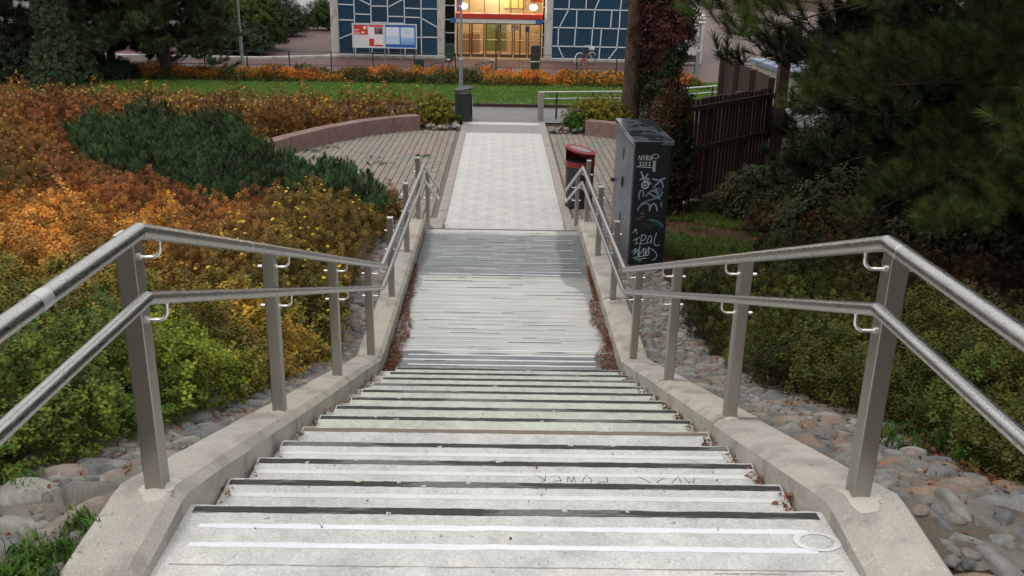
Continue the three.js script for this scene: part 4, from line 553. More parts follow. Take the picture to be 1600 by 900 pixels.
  const side = face(512, 560, '#4e535d', (x) => { wear(x, 512, 560, 900, (k) => `rgba(${70 + k * 120},${76 + k * 120},${90 + k * 120},0.2)`); for (let i = 0; i < 46; i++) { const a = r() * 512, b = 60 + r() * 400; cv(x, ['rgba(70,110,165,0.35)', 'rgba(150,155,170,0.35)', 'rgba(50,60,90,0.4)', 'rgba(120,90,140,0.22)'][i % 4], 8 + r() * 22, [a, b, a + 40 - r() * 80, b + r() * 60, a + r() * 60, b - r() * 60, a + 60 - r() * 120, b + 40 - r() * 80]); } for (let i = 0; i < 16; i++) { const a = r() * 512, b = r() * 500; cv(x, 'rgba(210,212,216,0.55)', 3, [a, b, a + 20, b + 20, a + 10, b - 30, a + 40, b + 10]); } });
  const steel = mat([0.028, 0.034, 0.038], 0.4, { roughnessMap: rep(STEELR, 1, 1) });
  part('plinth', box(w - 0.02, 0.34, d - 0.02, 0, 0.08, 0, 0.008), mat([0.07, 0.075, 0.08], 0.8), o); part('body', box(w, h - 0.26, d, 0, 0.25 + (h - 0.26) / 2, 0, 0.006), steel, o);
  part('graffiti_panel', new THREE.BoxGeometry(w - 0.03, h - 0.3, 0.012).translate(0, 0.265 + (h - 0.3) / 2, d / 2 + 0.004), front, o);
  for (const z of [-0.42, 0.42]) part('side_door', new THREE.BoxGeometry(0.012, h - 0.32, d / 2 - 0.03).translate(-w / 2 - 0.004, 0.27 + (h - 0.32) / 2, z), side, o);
  const ru = new THREE.BoxGeometry(w + 0.06, 0.05, d + 0.06); part('roof', boxUV(new RoundedBoxGeometry(w + 0.06, 0.055, d + 0.06, 2, 0.01).rotateX(0.012).translate(0, h + 0.03, 0)), mat([0.1, 0.115, 0.135], 0.3, { roughnessMap: STEELR, map: rep(tex(256, 256, (u, v) => { const a = fbm(u * 5, v * 5, 231, 4, 5); const k = a > 0.52 ? 1 : 0.28; return [k * 0.75, k * 0.8, k * 0.85]; }), 0.6) }), o);
  part('door_handle', [box(0.03, 0.14, 0.05, -w / 2 - 0.02, 1.2, 0.06, 0.008)], M.darkmetal, o); part('lock', rod(V(-w / 2 - 0.01, 1.05, -d / 2 + 0.1), V(-w / 2 - 0.07, 1.05, -d / 2 + 0.1), 0.03), M.black2, o); part('hinge', [rod(V(-w / 2 - 0.01, 0.6, 0), V(-w / 2 - 0.01, 0.75, 0), 0.012), rod(V(-w / 2 - 0.01, 1.5, 0), V(-w / 2 - 0.01, 1.65, 0), 0.012)], M.darkmetal, o);
}
{ // steel railing along the ramp on the far right
  const o = thing('railing', 'steel railing with two rails beside the asphalt path, right of the end of the path', 'railing'); const pts = [[1.37, 32.4], [5.2, 33.2], [8.6, 35.6], [13, 40]], at = (t) => { const T = pts.map((p, i) => [i, p]); const i = Math.min(2, Math.floor(t)), f = t - i; return [lerp(pts[i][0], pts[i + 1][0], f), lerp(pts[i][1], pts[i + 1][1], f)]; };
  part('post', box(0.2, 0.95, 0.14, 1.42, 0.47, -32.4, 0.02), mat([0.26, 0.24, 0.21], 0.7), o, 'broad pale end post'); for (let t = 0.16; t < 3; t += 0.34) { const [x, D] = at(t); part('post', rod(P(x, D, 0), P(x, D, 0.92), 0.035, 0.035, 10), M.darkmetal, o); }
  for (const [y, r] of [[0.95, 0.03], [0.72, 0.026]]) part('rail', pipe(pts.map((p) => P(...p, y)), r, 10), mat([0.55, 0.55, 0.5], 0.4, { metalness: 0.5 }), o); part('end_plate', box(0.05, 0.3, 0.05, 1.33, 0.82, -32.38, 0.01), M.bright, o);
}
function picketFence(name, label, a, b, h, base, pw, gap, railsY, seed) {
  const o = thing(name, label, 'fence'), A = V(a[0], base, -a[1]), B = V(b[0], base, -b[1]), L = A.distanceTo(B), dir = B.clone().sub(A).normalize(), yaw = Math.atan2(-dir.z, dir.x), r = rng(seed);
  const n = Math.floor(L / (pw + gap)); for (let i = 0; i <= n; i++) { const p = A.clone().addScaledVector(dir, i * (pw + gap)), hh = h + rr(-0.02, 0.02, r), g = box(pw, hh, 0.03, 0, hh / 2 + 0.05, 0, 0.006); g.rotateZ(rr(-0.008, 0.008, r)); g.rotateY(yaw); g.translate(p.x, p.y, p.z); part('picket', g, M.wood, o); }
  for (const y of railsY) { const g = box(L + 0.1, 0.12, 0.05, L / 2, y, 0.045, 0.008); g.rotateY(yaw); g.translate(A.x, A.y, A.z); part('rail', g, M.wood, o); }
  for (let t = 0; t <= L + 0.01; t += Math.max(1.2, L / Math.ceil(L / 2.2))) { const p = A.clone().addScaledVector(dir, t), g = box(0.14, h + 0.12, 0.14, 0, h / 2, -0.09, 0.01); g.rotateY(yaw); g.translate(p.x, p.y, p.z); part('post', g, M.wood, o); }
}
picketFence('picket_fence', 'dark brown picket fence with gaps between the slats, right of the cabinet behind the creeper', [3.7, 19.6], [6.75, 22.9], 2.26, 0.02, 0.125, 0.042, [1.2, 2.12], 31);
picketFence('plank_fence', 'tall dark brown plank fence behind the picket fence, leading away with a stepped top', [6.78, 22.9], [6.9, 28.6], 2.5, 0.02, 0.14, 0.004, [0.7, 2.1], 32);
single('fence_post', box(0.26, 3.3, 0.24, 6.95, 1.55, -22.75, 0.02), M.wood, 'thick dark brown wooden post at the corner of the two fences', 'post');

// ---------------------------------------------------------------- trees
function ivy(parent, name, at, n, colour, geos, size) { const L = []; for (let i = 0; i < n; i++) { const [p, d] = at(); L.push({ p, q: tilt(d.clone().add(V(rr(-0.6, 0.6), rr(-0.5, 0.3), rr(-0.6, 0.6)))), s: rr(0.7, 1.3) * size, c: colour(p) }); } spread(parent, name, geos, LEAF, L, 'stuff'); }
function trunk(o, x, D, y0, y1, r0, r1, lean = 0.1) { return part('trunk', limb([P(x, D, y0), P(x + lean * 0.3, D, lerp(y0, y1, 0.35)), P(x + lean * 0.2, D, lerp(y0, y1, 0.7)), P(x + lean, D, y1)], r0, r1, 10, 14), M.bark, o); }
{ // two tall trunks beyond the plaza, the right one wrapped in creeper
  const o = thing('tree', 'tall straight bare brown trunk right of the path, just left of the creeper covered trunk', 'tree'); trunk(o, 4.32, 30.5, -0.1, 13, 0.31, 0.24, 0.12);
  const p = thing('creeper_tree', 'tree trunk wrapped in red and green creeper leaves behind the dark cabinet', 'tree'); trunk(p, 5.25, 30.6, -0.1, 13, 0.32, 0.24, 0.1);
  ivy(p, 'creeper_leaves', () => { const y = Math.pow(R(), 0.85) * 8.5, a = R() * 6.283, w = 0.3 + 0.42 * fbm(y * 0.9, a, 240, 2) + (y < 2.3 ? -0.05 : y > 2.8 ? 0.28 : 0.1) + 0.35 * sstep(2.2, 0, y), q = w * Math.sqrt(R()) + 0.18; return [P(5.15 + (y > 2.2 ? 0.1 : 0.35 * sstep(2, 0, y)) + Math.cos(a) * q, 30.5 + Math.sin(a) * q, y), V(Math.cos(a), -0.2, Math.sin(a))]; }, 2600, (q) => { const n = fbm(q.x * 1.1, q.y * 0.9, 241, 3); return n > 0.57 ? jit([0.075, 0.024, 0.018], 0.4) : n > 0.47 ? jit([0.075, 0.055, 0.024], 0.35) : jit([0.038, 0.058, 0.02], 0.4); }, G.coarse, 0.85);
  const b = thing('creeper_bush', 'mound of brown and green creeper foliage between the cabinet and the picket fence', 'creeper');
  part('stem', [limb([P(3.7, 19.2, 0), P(3.8, 19.2, 0.8), P(3.6, 19.2, 1.7)], 0.03, 0.01), limb([P(3.9, 19.2, 0), P(4.1, 19.3, 0.9), P(4.3, 19.3, 1.6)], 0.03, 0.01)], M.twig, b);
  ivy(b, 'creeper_leaves', () => { const u = R(), y = 0.05 + Math.pow(R(), 0.75) * 2.3, w = (1 - 0.35 * y / 2.3), a = R() * 6.283; return [P(3.42 + Math.cos(a) * (0.55 + 0.5 * fbm(y * 1.7 + 3, a, 243, 2)) * w * Math.sqrt(u), 19.2 + Math.sin(a) * 0.5 * w, y * (0.8 + 0.35 * fbm(Math.cos(a) * 2 + 4, 1, 244, 2))), V(Math.cos(a), 0.1, 0.9)]; }, 1500, (q) => (fbm(q.x * 1.6, q.y * 1.4, 242, 3) > 0.52 ? jit([0.075, 0.042, 0.02], 0.35) : jit([0.032, 0.04, 0.016], 0.35)), G.coarse, 0.62);
}
function conifer(name, label, x, D, y0, H, o2 = {}) {
  const { r0 = 0.22, low = 0.25, reach = 3, boughs = 34, n1 = 9, n2 = 5, geos = G.far, size = 1, c = [0.03, 0.045, 0.02], droop = 0.25, side = null, group, taper = 0.4, seed = 1 } = o2, r = rng(seed * 77 + 5), o = thing(name, label, 'tree', group), L = [], br = [];
  trunk(o, x, D, y0 - 0.2, y0 + H, r0, r0 * 0.35, rr(-0.3, 0.3, r));
  for (let i = 0; i < boughs; i++) {
    const t = lerp(low, 0.98, (i + r() * 0.8) / boughs), a = side ? rr(side[0], side[1], r) : i * 2.4 + rr(-0.4, 0.4, r), len = Math.min(o2.cap || 99, reach * (1 - taper * t) * (t > 0.8 ? lerp(1, 0.35, (t - 0.8) / 0.2) : 1) * rr(0.75, 1.15, r) * (o2.skirt ? lerp(o2.skirt, 1, sstep(0.18, 0.42, t)) * (Math.sin(a) < -0.15 ? 0.6 : 1) : 1)), d = V(Math.cos(a), 0, -Math.sin(a)), s = P(x, D, y0 + H * t), dr = droop * rr(0.5, 1.4, r);
    const at = (u) => s.clone().addScaledVector(d, len * u).add(V(0, len * (0.22 * u - dr * 1.6 * u * u), 0)); br.push(limb([at(0), at(0.35), at(0.7), at(1)], 0.008 + 0.006 * len, 0.004, 5, 6));
    for (let j = 0; j < n1; j++) { const u = lerp(0.22, 1, (j + r()) / n1), b0 = at(u), side2 = j % 2 ? 1 : -1, e = d.clone().applyAxisAngle(UP, side2 * rr(0.4, 1.1, r)).add(V(0, rr(-0.15, 0.3, r), 0)).normalize(), bl = len * 0.3 * (1.15 - u * 0.6) * rr(0.6, 1.2, r);
      if (bl > 0.25 && br.length < 900) br.push(rod(b0, b0.clone().addScaledVector(e, bl), 0.007, 0.003, 5));
      for (let k = 0; k < n2; k++) { const v = (k + r()) / n2, p = b0.clone().addScaledVector(e, bl * v).add(V(rr(-0.06, 0.06, r), rr(-0.06, 0.08, r), rr(-0.06, 0.06, r))); const q = e.clone().multiplyScalar(0.8).add(V(rr(-0.6, 0.6, r), rr(0.1, 0.9, r), rr(-0.6, 0.6, r))); const z = rr(0.65, 1.35, r), w = rr(-0.15, 0.15, r); L.push({ p, q: tilt(q, r), s: size * rr(0.8, 1.25, r), c: col(c[0] * z * (1 + w), c[1] * z, c[2] * z) }); } }
  }
  part('branch', br, M.bark, o); spread(o, 'needle', geos, NEEDLE, L, 'stuff'); return o;
}
// far left group
conifer('pine_tree', 'bushy dark pine with a short trunk at the left end of the orange shrubs', -14.85, 41.3, 0.1, 9, { low: 0.13, reach: 3.25, boughs: 66, n1: 11, n2: 7, size: 1.35, c: [0.07, 0.096, 0.042], seed: 2, r0: 0.26, taper: 0.25 });
conifer('pine_tree', 'dark pine standing between the ivy covered trunk and the bushy pine', -18.6, 43.5, 0.1, 10, { low: 0.1, reach: 3.6, boughs: 60, n1: 10, n2: 6, size: 1.45, c: [0.062, 0.085, 0.035], seed: 3, taper: 0.25 });
conifer('pine_tree', 'dark pine at the left edge of the view, left of the ivy covered trunk', -22.6, 41.5, 0.1, 10, { low: 0.05, reach: 3.8, boughs: 60, n1: 10, n2: 6, size: 1.45, c: [0.035, 0.05, 0.022], seed: 4, taper: 0.2 });
conifer('pine_tree', 'dark low pine behind the ivy covered trunk at the far left', -19.6, 47, 0.1, 8, { low: 0.08, reach: 3.4, boughs: 52, n1: 10, n2: 6, size: 1.5, c: [0.024, 0.034, 0.016], seed: 6, taper: 0.2 });
{ const o = thing('ivy_tree', 'tree trunk thickly wrapped in grey green ivy at the far left', 'tree'); trunk(o, -18.1, 38, -0.1, 10, 0.36, 0.28, -0.4);
  ivy(o, 'ivy_leaves', () => { const y = Math.pow(R(), 1.1) * 6.5, a = R() * 6.283, w = 0.42 + 0.75 * sstep(2.6, 0.2, y) + 0.25 * fbm(y * 1.4, a * 1.1, 250, 2), q = w * (0.65 + 0.45 * R()); return [P(-18.1 + 0.12 * y * -0.3 + (y < 2.5 ? 0.25 : 0.1) + Math.cos(a) * q, 38 + Math.sin(a) * q, y), V(Math.cos(a), 0.1, -Math.sin(a))]; }, 3600, () => jit([0.055, 0.082, 0.038], 0.4), G.coarse, 0.62); }
// near pines on the right
conifer('pine_tree', 'near pine with long needle tufts hanging into the upper right corner', 6.3, 8.6, 1.4, 9, { r0: 0.2, low: 0.14, skirt: 0.42, cap: 4.15, reach: 5.4, boughs: 112, n1: 14, n2: 8, geos: G.shoot, size: 1.25, c: [0.08, 0.108, 0.032], droop: 0.26, seed: 11, taper: 0.35 });
conifer('pine_tree', 'dark pine behind the near pine, between its needle tufts and the fence', 8.2, 14.5, 0.6, 10, { r0: 0.22, low: 0.06, skirt: 0.72, cap: 4.9, reach: 5.4, boughs: 96, n1: 12, n2: 7, geos: G.far, size: 1.25, c: [0.042, 0.062, 0.024], droop: 0.22, seed: 12, taper: 0.3 });
conifer('pine_tree', 'dark pine beyond the fence corner at the right', 10.5, 21, 0.1, 10, { r0: 0.22, low: 0.06, reach: 4.4, boughs: 60, n1: 10, n2: 7, size: 1.5, c: [0.04, 0.058, 0.022], droop: 0.22, seed: 13, taper: 0.3 });
conifer('pine_tree', 'dark pine at the right edge, behind the right handrail', 9.4, 9.5, 1.2, 9, { r0: 0.2, low: 0.04, reach: 3.6, boughs: 60, n1: 10, n2: 6, geos: G.far, size: 1.0, c: [0.042, 0.06, 0.022], seed: 14, taper: 0.25 });

// ---------------------------------------------------------------- shrub beds
const near2 = (T) => (x, D) => { // colour from places measured in the bed, mixed by nearness
  const wx = (fbm(x * 1.1, D * 0.7, 260, 4) - 0.5) * 0.3 + rr(-0.05, 0.05), wd = (fbm(x * 0.9 + 40, D * 0.8, 261, 4) - 0.5) * 0.4 + rr(-0.09, 0.09), a = x / D + wx, b = Math.log(D) + wd; let s = 0, r = 0, g = 0, q = 0;
  for (const [X, Z, c] of T) { const d = ((a - X / Z) * 2.6) ** 2 + ((b - Math.log(Z)) * 2) ** 2 + 0.0008, w = 1 / (d * d); s += w; r += w * c[0]; g += w * c[1]; q += w * c[2]; }
  return [r / s, g / s, q / s];
};
const KC2 = { dg: [0.045, 0.085, 0.014], gr: [0.085, 0.115, 0.016], ol: [0.145, 0.13, 0.024], oo: [0.3, 0.18, 0.034], or: [0.5, 0.225, 0.045], rr: [0.36, 0.12, 0.034], yo: [0.42, 0.27, 0.035], yg: [0.17, 0.2, 0.02], br: [0.25, 0.1, 0.034], bd: [0.19, 0.095, 0.026], ob: [0.17, 0.115, 0.024] };
const LEFT = [[-2.2, 2.5, 'dg'], [-2.1, 3.0, 'dg'], [-2.4, 3.4, 'gr'], [-1.9, 4, 'gr'], [-2.9, 4.2, 'dg'], [-2.7, 5.0, 'ol'], [-3.4, 5.6, 'ol'], [-2.2, 5.1, 'gr'], [-1.9, 5.2, 'gr'], [-2.0, 5.9, 'ol'], [-2.1, 7.0, 'yo'], [-1.8, 4.6, 'yg'], [-3.0, 5.0, 'gr'], [-3.8, 6.8, 'ol'], [-2.6, 6.0, 'gr'], [-2.35, 5.4, 'oo'], [-3.3, 4.7, 'ob'], [-10.5, 22, 'br'], [-12, 25, 'rr'], [-14, 30.5, 'br'], [-10, 24, 'br'], [-2.6, 7.2, 'ob'], [-3.0, 4.0, 'gr'], [-2.3, 4.5, 'dg'], [-2.2, 6.3, 'ol'], [-1.8, 6.4, 'ob'], [-3.2, 7, 'oo'], [-4.4, 8.4, 'oo'], [-3.3, 8.5, 'or'], [-4.9, 9.5, 'or'], [-6.2, 11.9, 'or'], [-4.9, 11.3, 'or'], [-5.6, 10.5, 'or'], [-6.6, 14.5, 'rr'], [-2.8, 8.3, 'ob'], [-2.9, 9.8, 'bd'], [-2.0, 8.6, 'ol'], [-2.0, 10, 'ob'], [-1.9, 11.6, 'ob'], [-3.2, 14, 'ob'], [-4.2, 12.6, 'br'], [-4.1, 14.9, 'br'], [-5.6, 15.5, 'br'], [-7.9, 19.1, 'br'], [-9.6, 19.9, 'br'], [-8.7, 16.1, 'ob'], [-11.7, 22.7, 'oo'], [-13.2, 27.8, 'br'], [-15.3, 29.2, 'ob'], [-11.6, 31, 'ob'], [-9.7, 31, 'bd'], [-7, 30.4, 'bd'], [-5, 30.7, 'oo'], [-3.6, 30.9, 'rr'], [-4.6, 30, 'br'], [-1.9, 29.9, 'yg'], [-8, 29, 'ob']].map((a) => [a[0], a[1], KC2[a[2]]]);
const MUGO = [[-11.6, 24], [-10.6, 27], [-8.5, 27], [-7.0, 25.5], [-6.5, 23.6], [-5.2, 20.5], [-3.9, 18.7], [-2.8, 17.3], [-2.0, 16.3], [-1.85, 13.2], [-2.7, 13.7], [-3.6, 15.0], [-4.5, 14.6], [-5.8, 16.6], [-6.9, 17.2], [-9.4, 20.2]];
function inside(poly, x, D) { let c = false, m = 1e9; for (let i = 0, j = poly.length - 1; i < poly.length; j = i++) { const [xi, yi] = poly[i], [xj, yj] = poly[j]; if (yi > D !== yj > D && x < ((xj - xi) * (D - yi)) / (yj - yi) + xi) c = !c; const t = clamp(((x - xi) * (xj - xi) + (D - yi) * (yj - yi)) / ((xj - xi) ** 2 + (yj - yi) ** 2)); m = Math.min(m, Math.hypot(x - xi - t * (xj - xi), D - yi - t * (yj - yi))); } return c ? m : -m; }
const eL = (x, D) => { // how deep inside the left bed
  const edge = D < 3.2 ? -1.84 : D < 5 ? lerp(-1.84, -1.5, (D - 3.2) / 1.8) : D < 9 ? -1.47 : -1.66; let d = edge + 0.16 * (vn(D * 1.7, 1, 270) - 0.5) - x;
  if (D > 16.4) { let s = 1e9; if (x > -6.8 && D < 30.2) { const lx = D < 24.3 ? (D < 18.6 ? -2.75 - (D - 17) : -4.45 - (D - 18.6) * 0.32) : interp(WALL.map((a) => [a[1], a[0]]), D) - 0.55; s = lx - x; } if (D > 29.6) s = Math.max(s > 1e8 ? -1 : s, Math.min(D - 30.1, -1.75 - x)); d = Math.min(d, s > 1e8 ? 9 : s); }
  return Math.min(d, 31.4 - D, D - 1.6); };
function domes(x, D, cell, seed) { // rounded bushes side by side: height 0..1 and the bush's own number
  const i0 = Math.floor(x / cell), j0 = Math.floor(D / cell); let best = 0, id = 0;
  for (let i = i0 - 1; i <= i0 + 1; i++) for (let j = j0 - 1; j <= j0 + 1; j++) { const cx = (i + 0.15 + 0.7 * h2(i, j, seed)) * cell, cd = (j + 0.15 + 0.7 * h2(i, j, seed + 1)) * cell, r = cell * (0.62 + 0.36 * h2(i, j, seed + 2)), q = ((x - cx) ** 2 + (D - cd) ** 2) / (r * r); if (q < 1) { const v = Math.sqrt(1 - q) * (0.72 + 0.5 * h2(i, j, seed + 3)); if (v > best) { best = v; id = h2(i, j, seed + 4); } } }
  return [best, id];
}
function bed(o, name, e, x0, x1, d0, d1, H, geosOf, colour, opt = {}) {
  const lists = new Map(), { k = 0.0062, smin = 0.045, smax = 0.105, layers = 3, bump = 1.5, mtl = LEAF, size = 1, up = 0.9 } = opt, out = [];
  for (let D = d0; D < d1;) { const s = clamp(k * D + 0.018, smin, smax); for (let x = x0; x < x1; x += s) { const X = x + rr(-s, s) * 0.6, Z = D + rr(-s, s) * 0.6; if (Math.abs(X) > Z * 0.6 + 1.6) continue; const w = e(X, Z); if (w <= 0) continue;
      const [dm, id] = domes(X, Z, opt.cell || 0.8, 280), mound = fbm(X * bump * 2, Z * bump * 2, 280, 2), h = (typeof H === 'function' ? H(X, Z) : H) * (0.12 + 0.95 * dm + 0.25 * (mound - 0.4) + (opt.rough ?? 0.6) * (vn(X * 3.4, Z * 3.4, 285) - 0.5) + (opt.rough ?? 0.6) * 0.6 * (vn(X * 9.5, Z * 9.5, 286) - 0.5)) * Math.sqrt(clamp((w + 0.12) / 0.6)), gy = ground(X, Z), geos = geosOf(X, Z);
      for (let l = 0; l < layers + (D > 14 ? 1 : 0); l++) { const y = gy + 0.02 + h * (l === 0 ? rr(0.86, 1.06) : rr(0.1, 0.92)), c = colour(X, Z).multiplyScalar((0.8 + 0.4 * id) * (vn(X * 2.6, Z * 2.6, 287) > 0.66 ? 0.55 : 1.08)); const g = pick(geos); if (!lists.has(g)) lists.set(g, []); lists.get(g).push({ p: P(X + rr(-s, s) * 0.4, Z + rr(-s, s) * 0.4, y - 0.05), q: tilt(V(rr(-up, up), 1, rr(-up, up) + 0.12)), s: size * (s / 0.06) * rr(0.75, 1.2) * (geos === G.lobed ? 0.75 : 0.78), c }); }
      if (l0(X, Z, opt)) out.push([X, Z, gy + h]); } D += s; }
  for (const [g, l] of lists) scatter(name, g, mtl, l, o, 'stuff'); return out;
}
function l0(x, D, o) { return o.flower && R() < o.flower(x, D); }
{
  const o = stuff('shrub_bed', 'low shrub bed in autumn green, orange and brown left of the stairs', 'shrubs'), cf = near2(LEFT);
  const fl = bed(o, 'shrub_leaf', (x, D) => { const w = eL(x, D); if (w <= 0) return w; return D > 12 ? Math.min(w, -inside(MUGO, x, D) + 0.1) : w; }, -22, -1.6, 1.7, 31.5, (x, D) => 0.5 + 0.14 * sstep(7, 10, D) + 0.34 * sstep(18, 26, D), (x, D) => (D + (fbm(x, D, 281, 2) - 0.5) * 3 < 8.2 + (x < -3.5 ? 3.5 : 0) ? G.lobed : G.fine), (x, D) => jit(cf(x, D), 0.3, 0.14), { flower: (x, D) => (D < 8 ? 0 : D < 17 ? 0.055 * (x > -3.6 ? 1.8 : 0.6) : D > 27 ? 0.2 * (fbm(x * 0.7, D, 282, 2) > 0.5 ? 1.6 : 0.4) : 0.035) * (fbm(x * 0.9, D * 0.9, 283, 2) > 0.5 ? 1.5 : 0.35) });
  spread(o, 'yellow_flower', G.flower, PETAL, fl.map(([x, D, y]) => ({ p: P(x, D, y + 0.015), q: tilt(V(rr(-0.5, 0.5), 1, rr(0, 0.8))), s: rr(0.034, 0.05) * (1 + D * 0.015), c: jit([0.75, 0.55, 0.07], 0.2, 0.12) })), 'stuff');
}
{ const o = stuff('mugo_pine_bed', 'dark green spreading dwarf pines between the brown shrubs and the plaza', 'dwarf pines');
  bed(o, 'pine_shoot', (x, D) => { let w = inside(MUGO, x, D) + 0.12; return w; }, -12, -1.7, 12.8, 27.3, 0.85, () => G.mugo, (x, D) => jit([0.062, 0.116, 0.046], 0.5, 0.12), { k: 0.004, smin: 0.11, smax: 0.13, layers: 3, bump: 1.1, mtl: NEEDLE, size: 0.62, up: 0.8, cell: 0.66, rough: 0.5 }); }
const RIGHT = [[2.6, 4.5, [0.07, 0.085, 0.014]], [3, 5.5, [0.09, 0.085, 0.015]], [2.9, 7, [0.075, 0.085, 0.014]], [4.5, 6.5, [0.07, 0.05, 0.018]], [3.6, 4.2, [0.1, 0.075, 0.016]], [2.5, 8.5, [0.07, 0.075, 0.013]], [3.2, 10, [0.05, 0.06, 0.013]], [5, 9, [0.055, 0.035, 0.016]], [5.5, 10.5, [0.1, 0.04, 0.016]], [4.2, 8, [0.07, 0.055, 0.016]], [6, 13, [0.035, 0.045, 0.014]], [5, 14, [0.09, 0.05, 0.014]], [7, 11, [0.04, 0.04, 0.014]]];
const eR = (x, D) => { const edge = D < 4 ? 2.26 : D < 7 ? lerp(2.26, 1.98, (D - 4) / 3) : D < 11 ? 1.95 + (D - 7) * 0.09 : D < 13 ? 2.9 + (D - 11) * 0.8 : 4.6; return Math.min(x - edge + 0.25 * (vn(D * 1.6, 2, 271) - 0.5), 16.5 - D, D - 2.2); };
{ const o = stuff('shrub_bed', 'dim olive and reddish brown shrub bed under the pines right of the stairs', 'shrubs'), cf = near2(RIGHT);
  bed(o, 'shrub_leaf', eR, 2, 11, 2.2, 16.6, 0.58, (x, D) => (D < 6.5 ? G.oval : G.fine), (x, D) => jit(cf(x, D), 0.35, 0.18), { layers: 3, size: 0.95 }); }
{ const o = stuff('shrub_strip', 'long strip of orange autumn shrubs between the lawn and the brick square', 'shrubs');
  bed(o, 'shrub_leaf', (x, D) => Math.min(D - 40.1 - 0.3 * vn(x * 0.8, 3, 290) + (x < -14 ? 0.5 : 0), 43.2 - D, x + 18.6, 9.2 - x), -19, 9.4, 40.0, 43.3, 0.66, () => G.fine, (x, D) => { const n = fbm(x * 0.45, D * 0.9, 291, 3), m = fbm(x * 0.8 + 30, D, 292, 2); const dk = (x > -3.6 && x < -0.4) || (x > -11.5 && x < -9.6) ? 0.12 : 0; return D < 40.6 || n + dk > 0.6 ? jit([0.06, 0.075, 0.018], 0.3) : m > 0.5 ? jit([0.55, 0.19, 0.03], 0.25) : jit([0.46, 0.22, 0.03], 0.25); }, { smin: 0.1, smax: 0.11, layers: 4, bump: 0.8, rough: 0.16, cell: 1.1, size: 0.85 }); }
function roundShrub(name, label, x, D, y, rx, ry, rd, n, c, geos, size, group, fl) { const o = thing(name, label, 'shrub', group); const L = [], F = [], tw = [];
  for (let i = 0; i < 7; i++) { const a = i * 0.9; tw.push(limb([P(x, D, y), P(x + Math.cos(a) * rx * 0.25, D + Math.sin(a) * rd * 0.25, y + ry * 0.6), P(x + Math.cos(a) * rx * 0.6, D + Math.sin(a) * rd * 0.6, y + ry * 1.1)], 0.02 * ry + 0.006, 0.004, 4, 5)); } part('stem', tw, M.twig, o);
  for (let i = 0; i < n; i++) { const u = rr(-0.25, 1), a = R() * 6.283, k = Math.pow(R(), 0.45), s = Math.sqrt(Math.max(0, 1 - u * u)), b = 0.72 + 0.55 * fbm(Math.cos(a) * 2 + 5, u * 2 + Math.sin(a) * 2 + 5, 300, 3), d = V(Math.cos(a) * s, u, Math.sin(a) * s), p = P(x + d.x * rx * k * b, D + d.z * rd * k * b, y + ry * 0.25 + (u + 0.1) * ry * k * b); if (p.y < y) p.y = y + R() * 0.1; d.z *= -1;
    L.push({ p, q: tilt(d.clone().add(V(rr(-0.7, 0.7), rr(0, 0.9), rr(-0.7, 0.7)))), s: size * rr(0.7, 1.3), c: jit(pick(c), 0.3, 0.12) }); if (fl && u > 0.2 && k > 0.75 && R() < fl) F.push({ p: p.clone().add(V(0, 0.03, 0.02)), q: tilt(V(rr(-0.5, 0.5), 1, 0.5)), s: rr(0.05, 0.08), c: jit([0.75, 0.56, 0.07], 0.2) }); }
  spread(o, 'leaf', geos, LEAF, L, 'stuff'); if (F.length) spread(o, 'yellow_flower', G.flower, PETAL, F, 'stuff'); return o; }
for (const [x, D, y, rx, ry, n, lab] of [[5.9, 14.6, 0.4, 1.2, 1.1, 1500, 'dark bush behind the right shrub bed, nearest to the grass patch'], [7.3, 17.6, 0.1, 1.7, 2.0, 2300, 'tall dark bush right of the fence corner'], [8.6, 13.2, 0.6, 1.9, 2.1, 2400, 'tall dark bush under the pines behind the right handrail bend'], [6.6, 12.0, 0.9, 1.2, 0.9, 1300, 'low dark bush under the near pine'], [9.4, 19.6, 0.1, 2.2, 2.6, 2200, 'tall dark bush hiding the pale low building'], [5.6, 18.9, 0.05, 0.9, 0.75, 1000, 'low weedy bush at the foot of the picket fence'], [10.5, 16, 0.3, 2.2, 2.8, 2200, 'dark bush at the right edge behind the pines']]) roundShrub('dark_shrub', lab, x, D, y, rx, ry, rx * 0.8, n, [[0.042, 0.06, 0.022], [0.036, 0.052, 0.02], [0.065, 0.052, 0.02]], G.coarse, 0.72);
roundShrub('dark_shrub', 'dark shrub at the far left edge of the lawn, left of the ivy covered trunk', -20.9, 39.4, 0, 2.2, 1.7, 1.5, 1700, [[0.02, 0.03, 0.014]], G.coarse, 0.9);
roundShrub('dark_shrub', 'dark low shrub between the ivy covered trunk and the bushy pine', -17.0, 40.4, 0, 1.3, 0.8, 0.9, 800, [[0.022, 0.034, 0.016]], G.coarse, 0.8);
roundShrub('flowering_shrub', 'small shrub with yellow flowers left of the black litter bin, above the stone heap', -2.25, 30.7, 0, 0.75, 0.75, 0.6, 900, [[0.2, 0.19, 0.02], [0.12, 0.13, 0.018]], G.fine, 1.5, undefined, 0.2);
roundShrub('green_shrub', 'low fresh green plant at the foot of the black litter bin', -1.75, 31.0, 0, 0.4, 0.3, 0.35, 260, [[0.06, 0.12, 0.02]], G.oval, 1.1);
roundShrub('flowering_shrub', 'yellow green flowering shrub behind the short granite wall, left of the bare trunk', 3.3, 30.3, 0, 1.15, 0.85, 0.7, 1500, [[0.24, 0.19, 0.02], [0.16, 0.15, 0.018]], G.fine, 1.5, undefined, 0.12);
roundShrub('green_shrub', 'small green plant between the stones and the short granite wall', 2.55, 30.0, 0, 0.42, 0.5, 0.35, 360, [[0.055, 0.12, 0.022]], G.oval, 1.1);

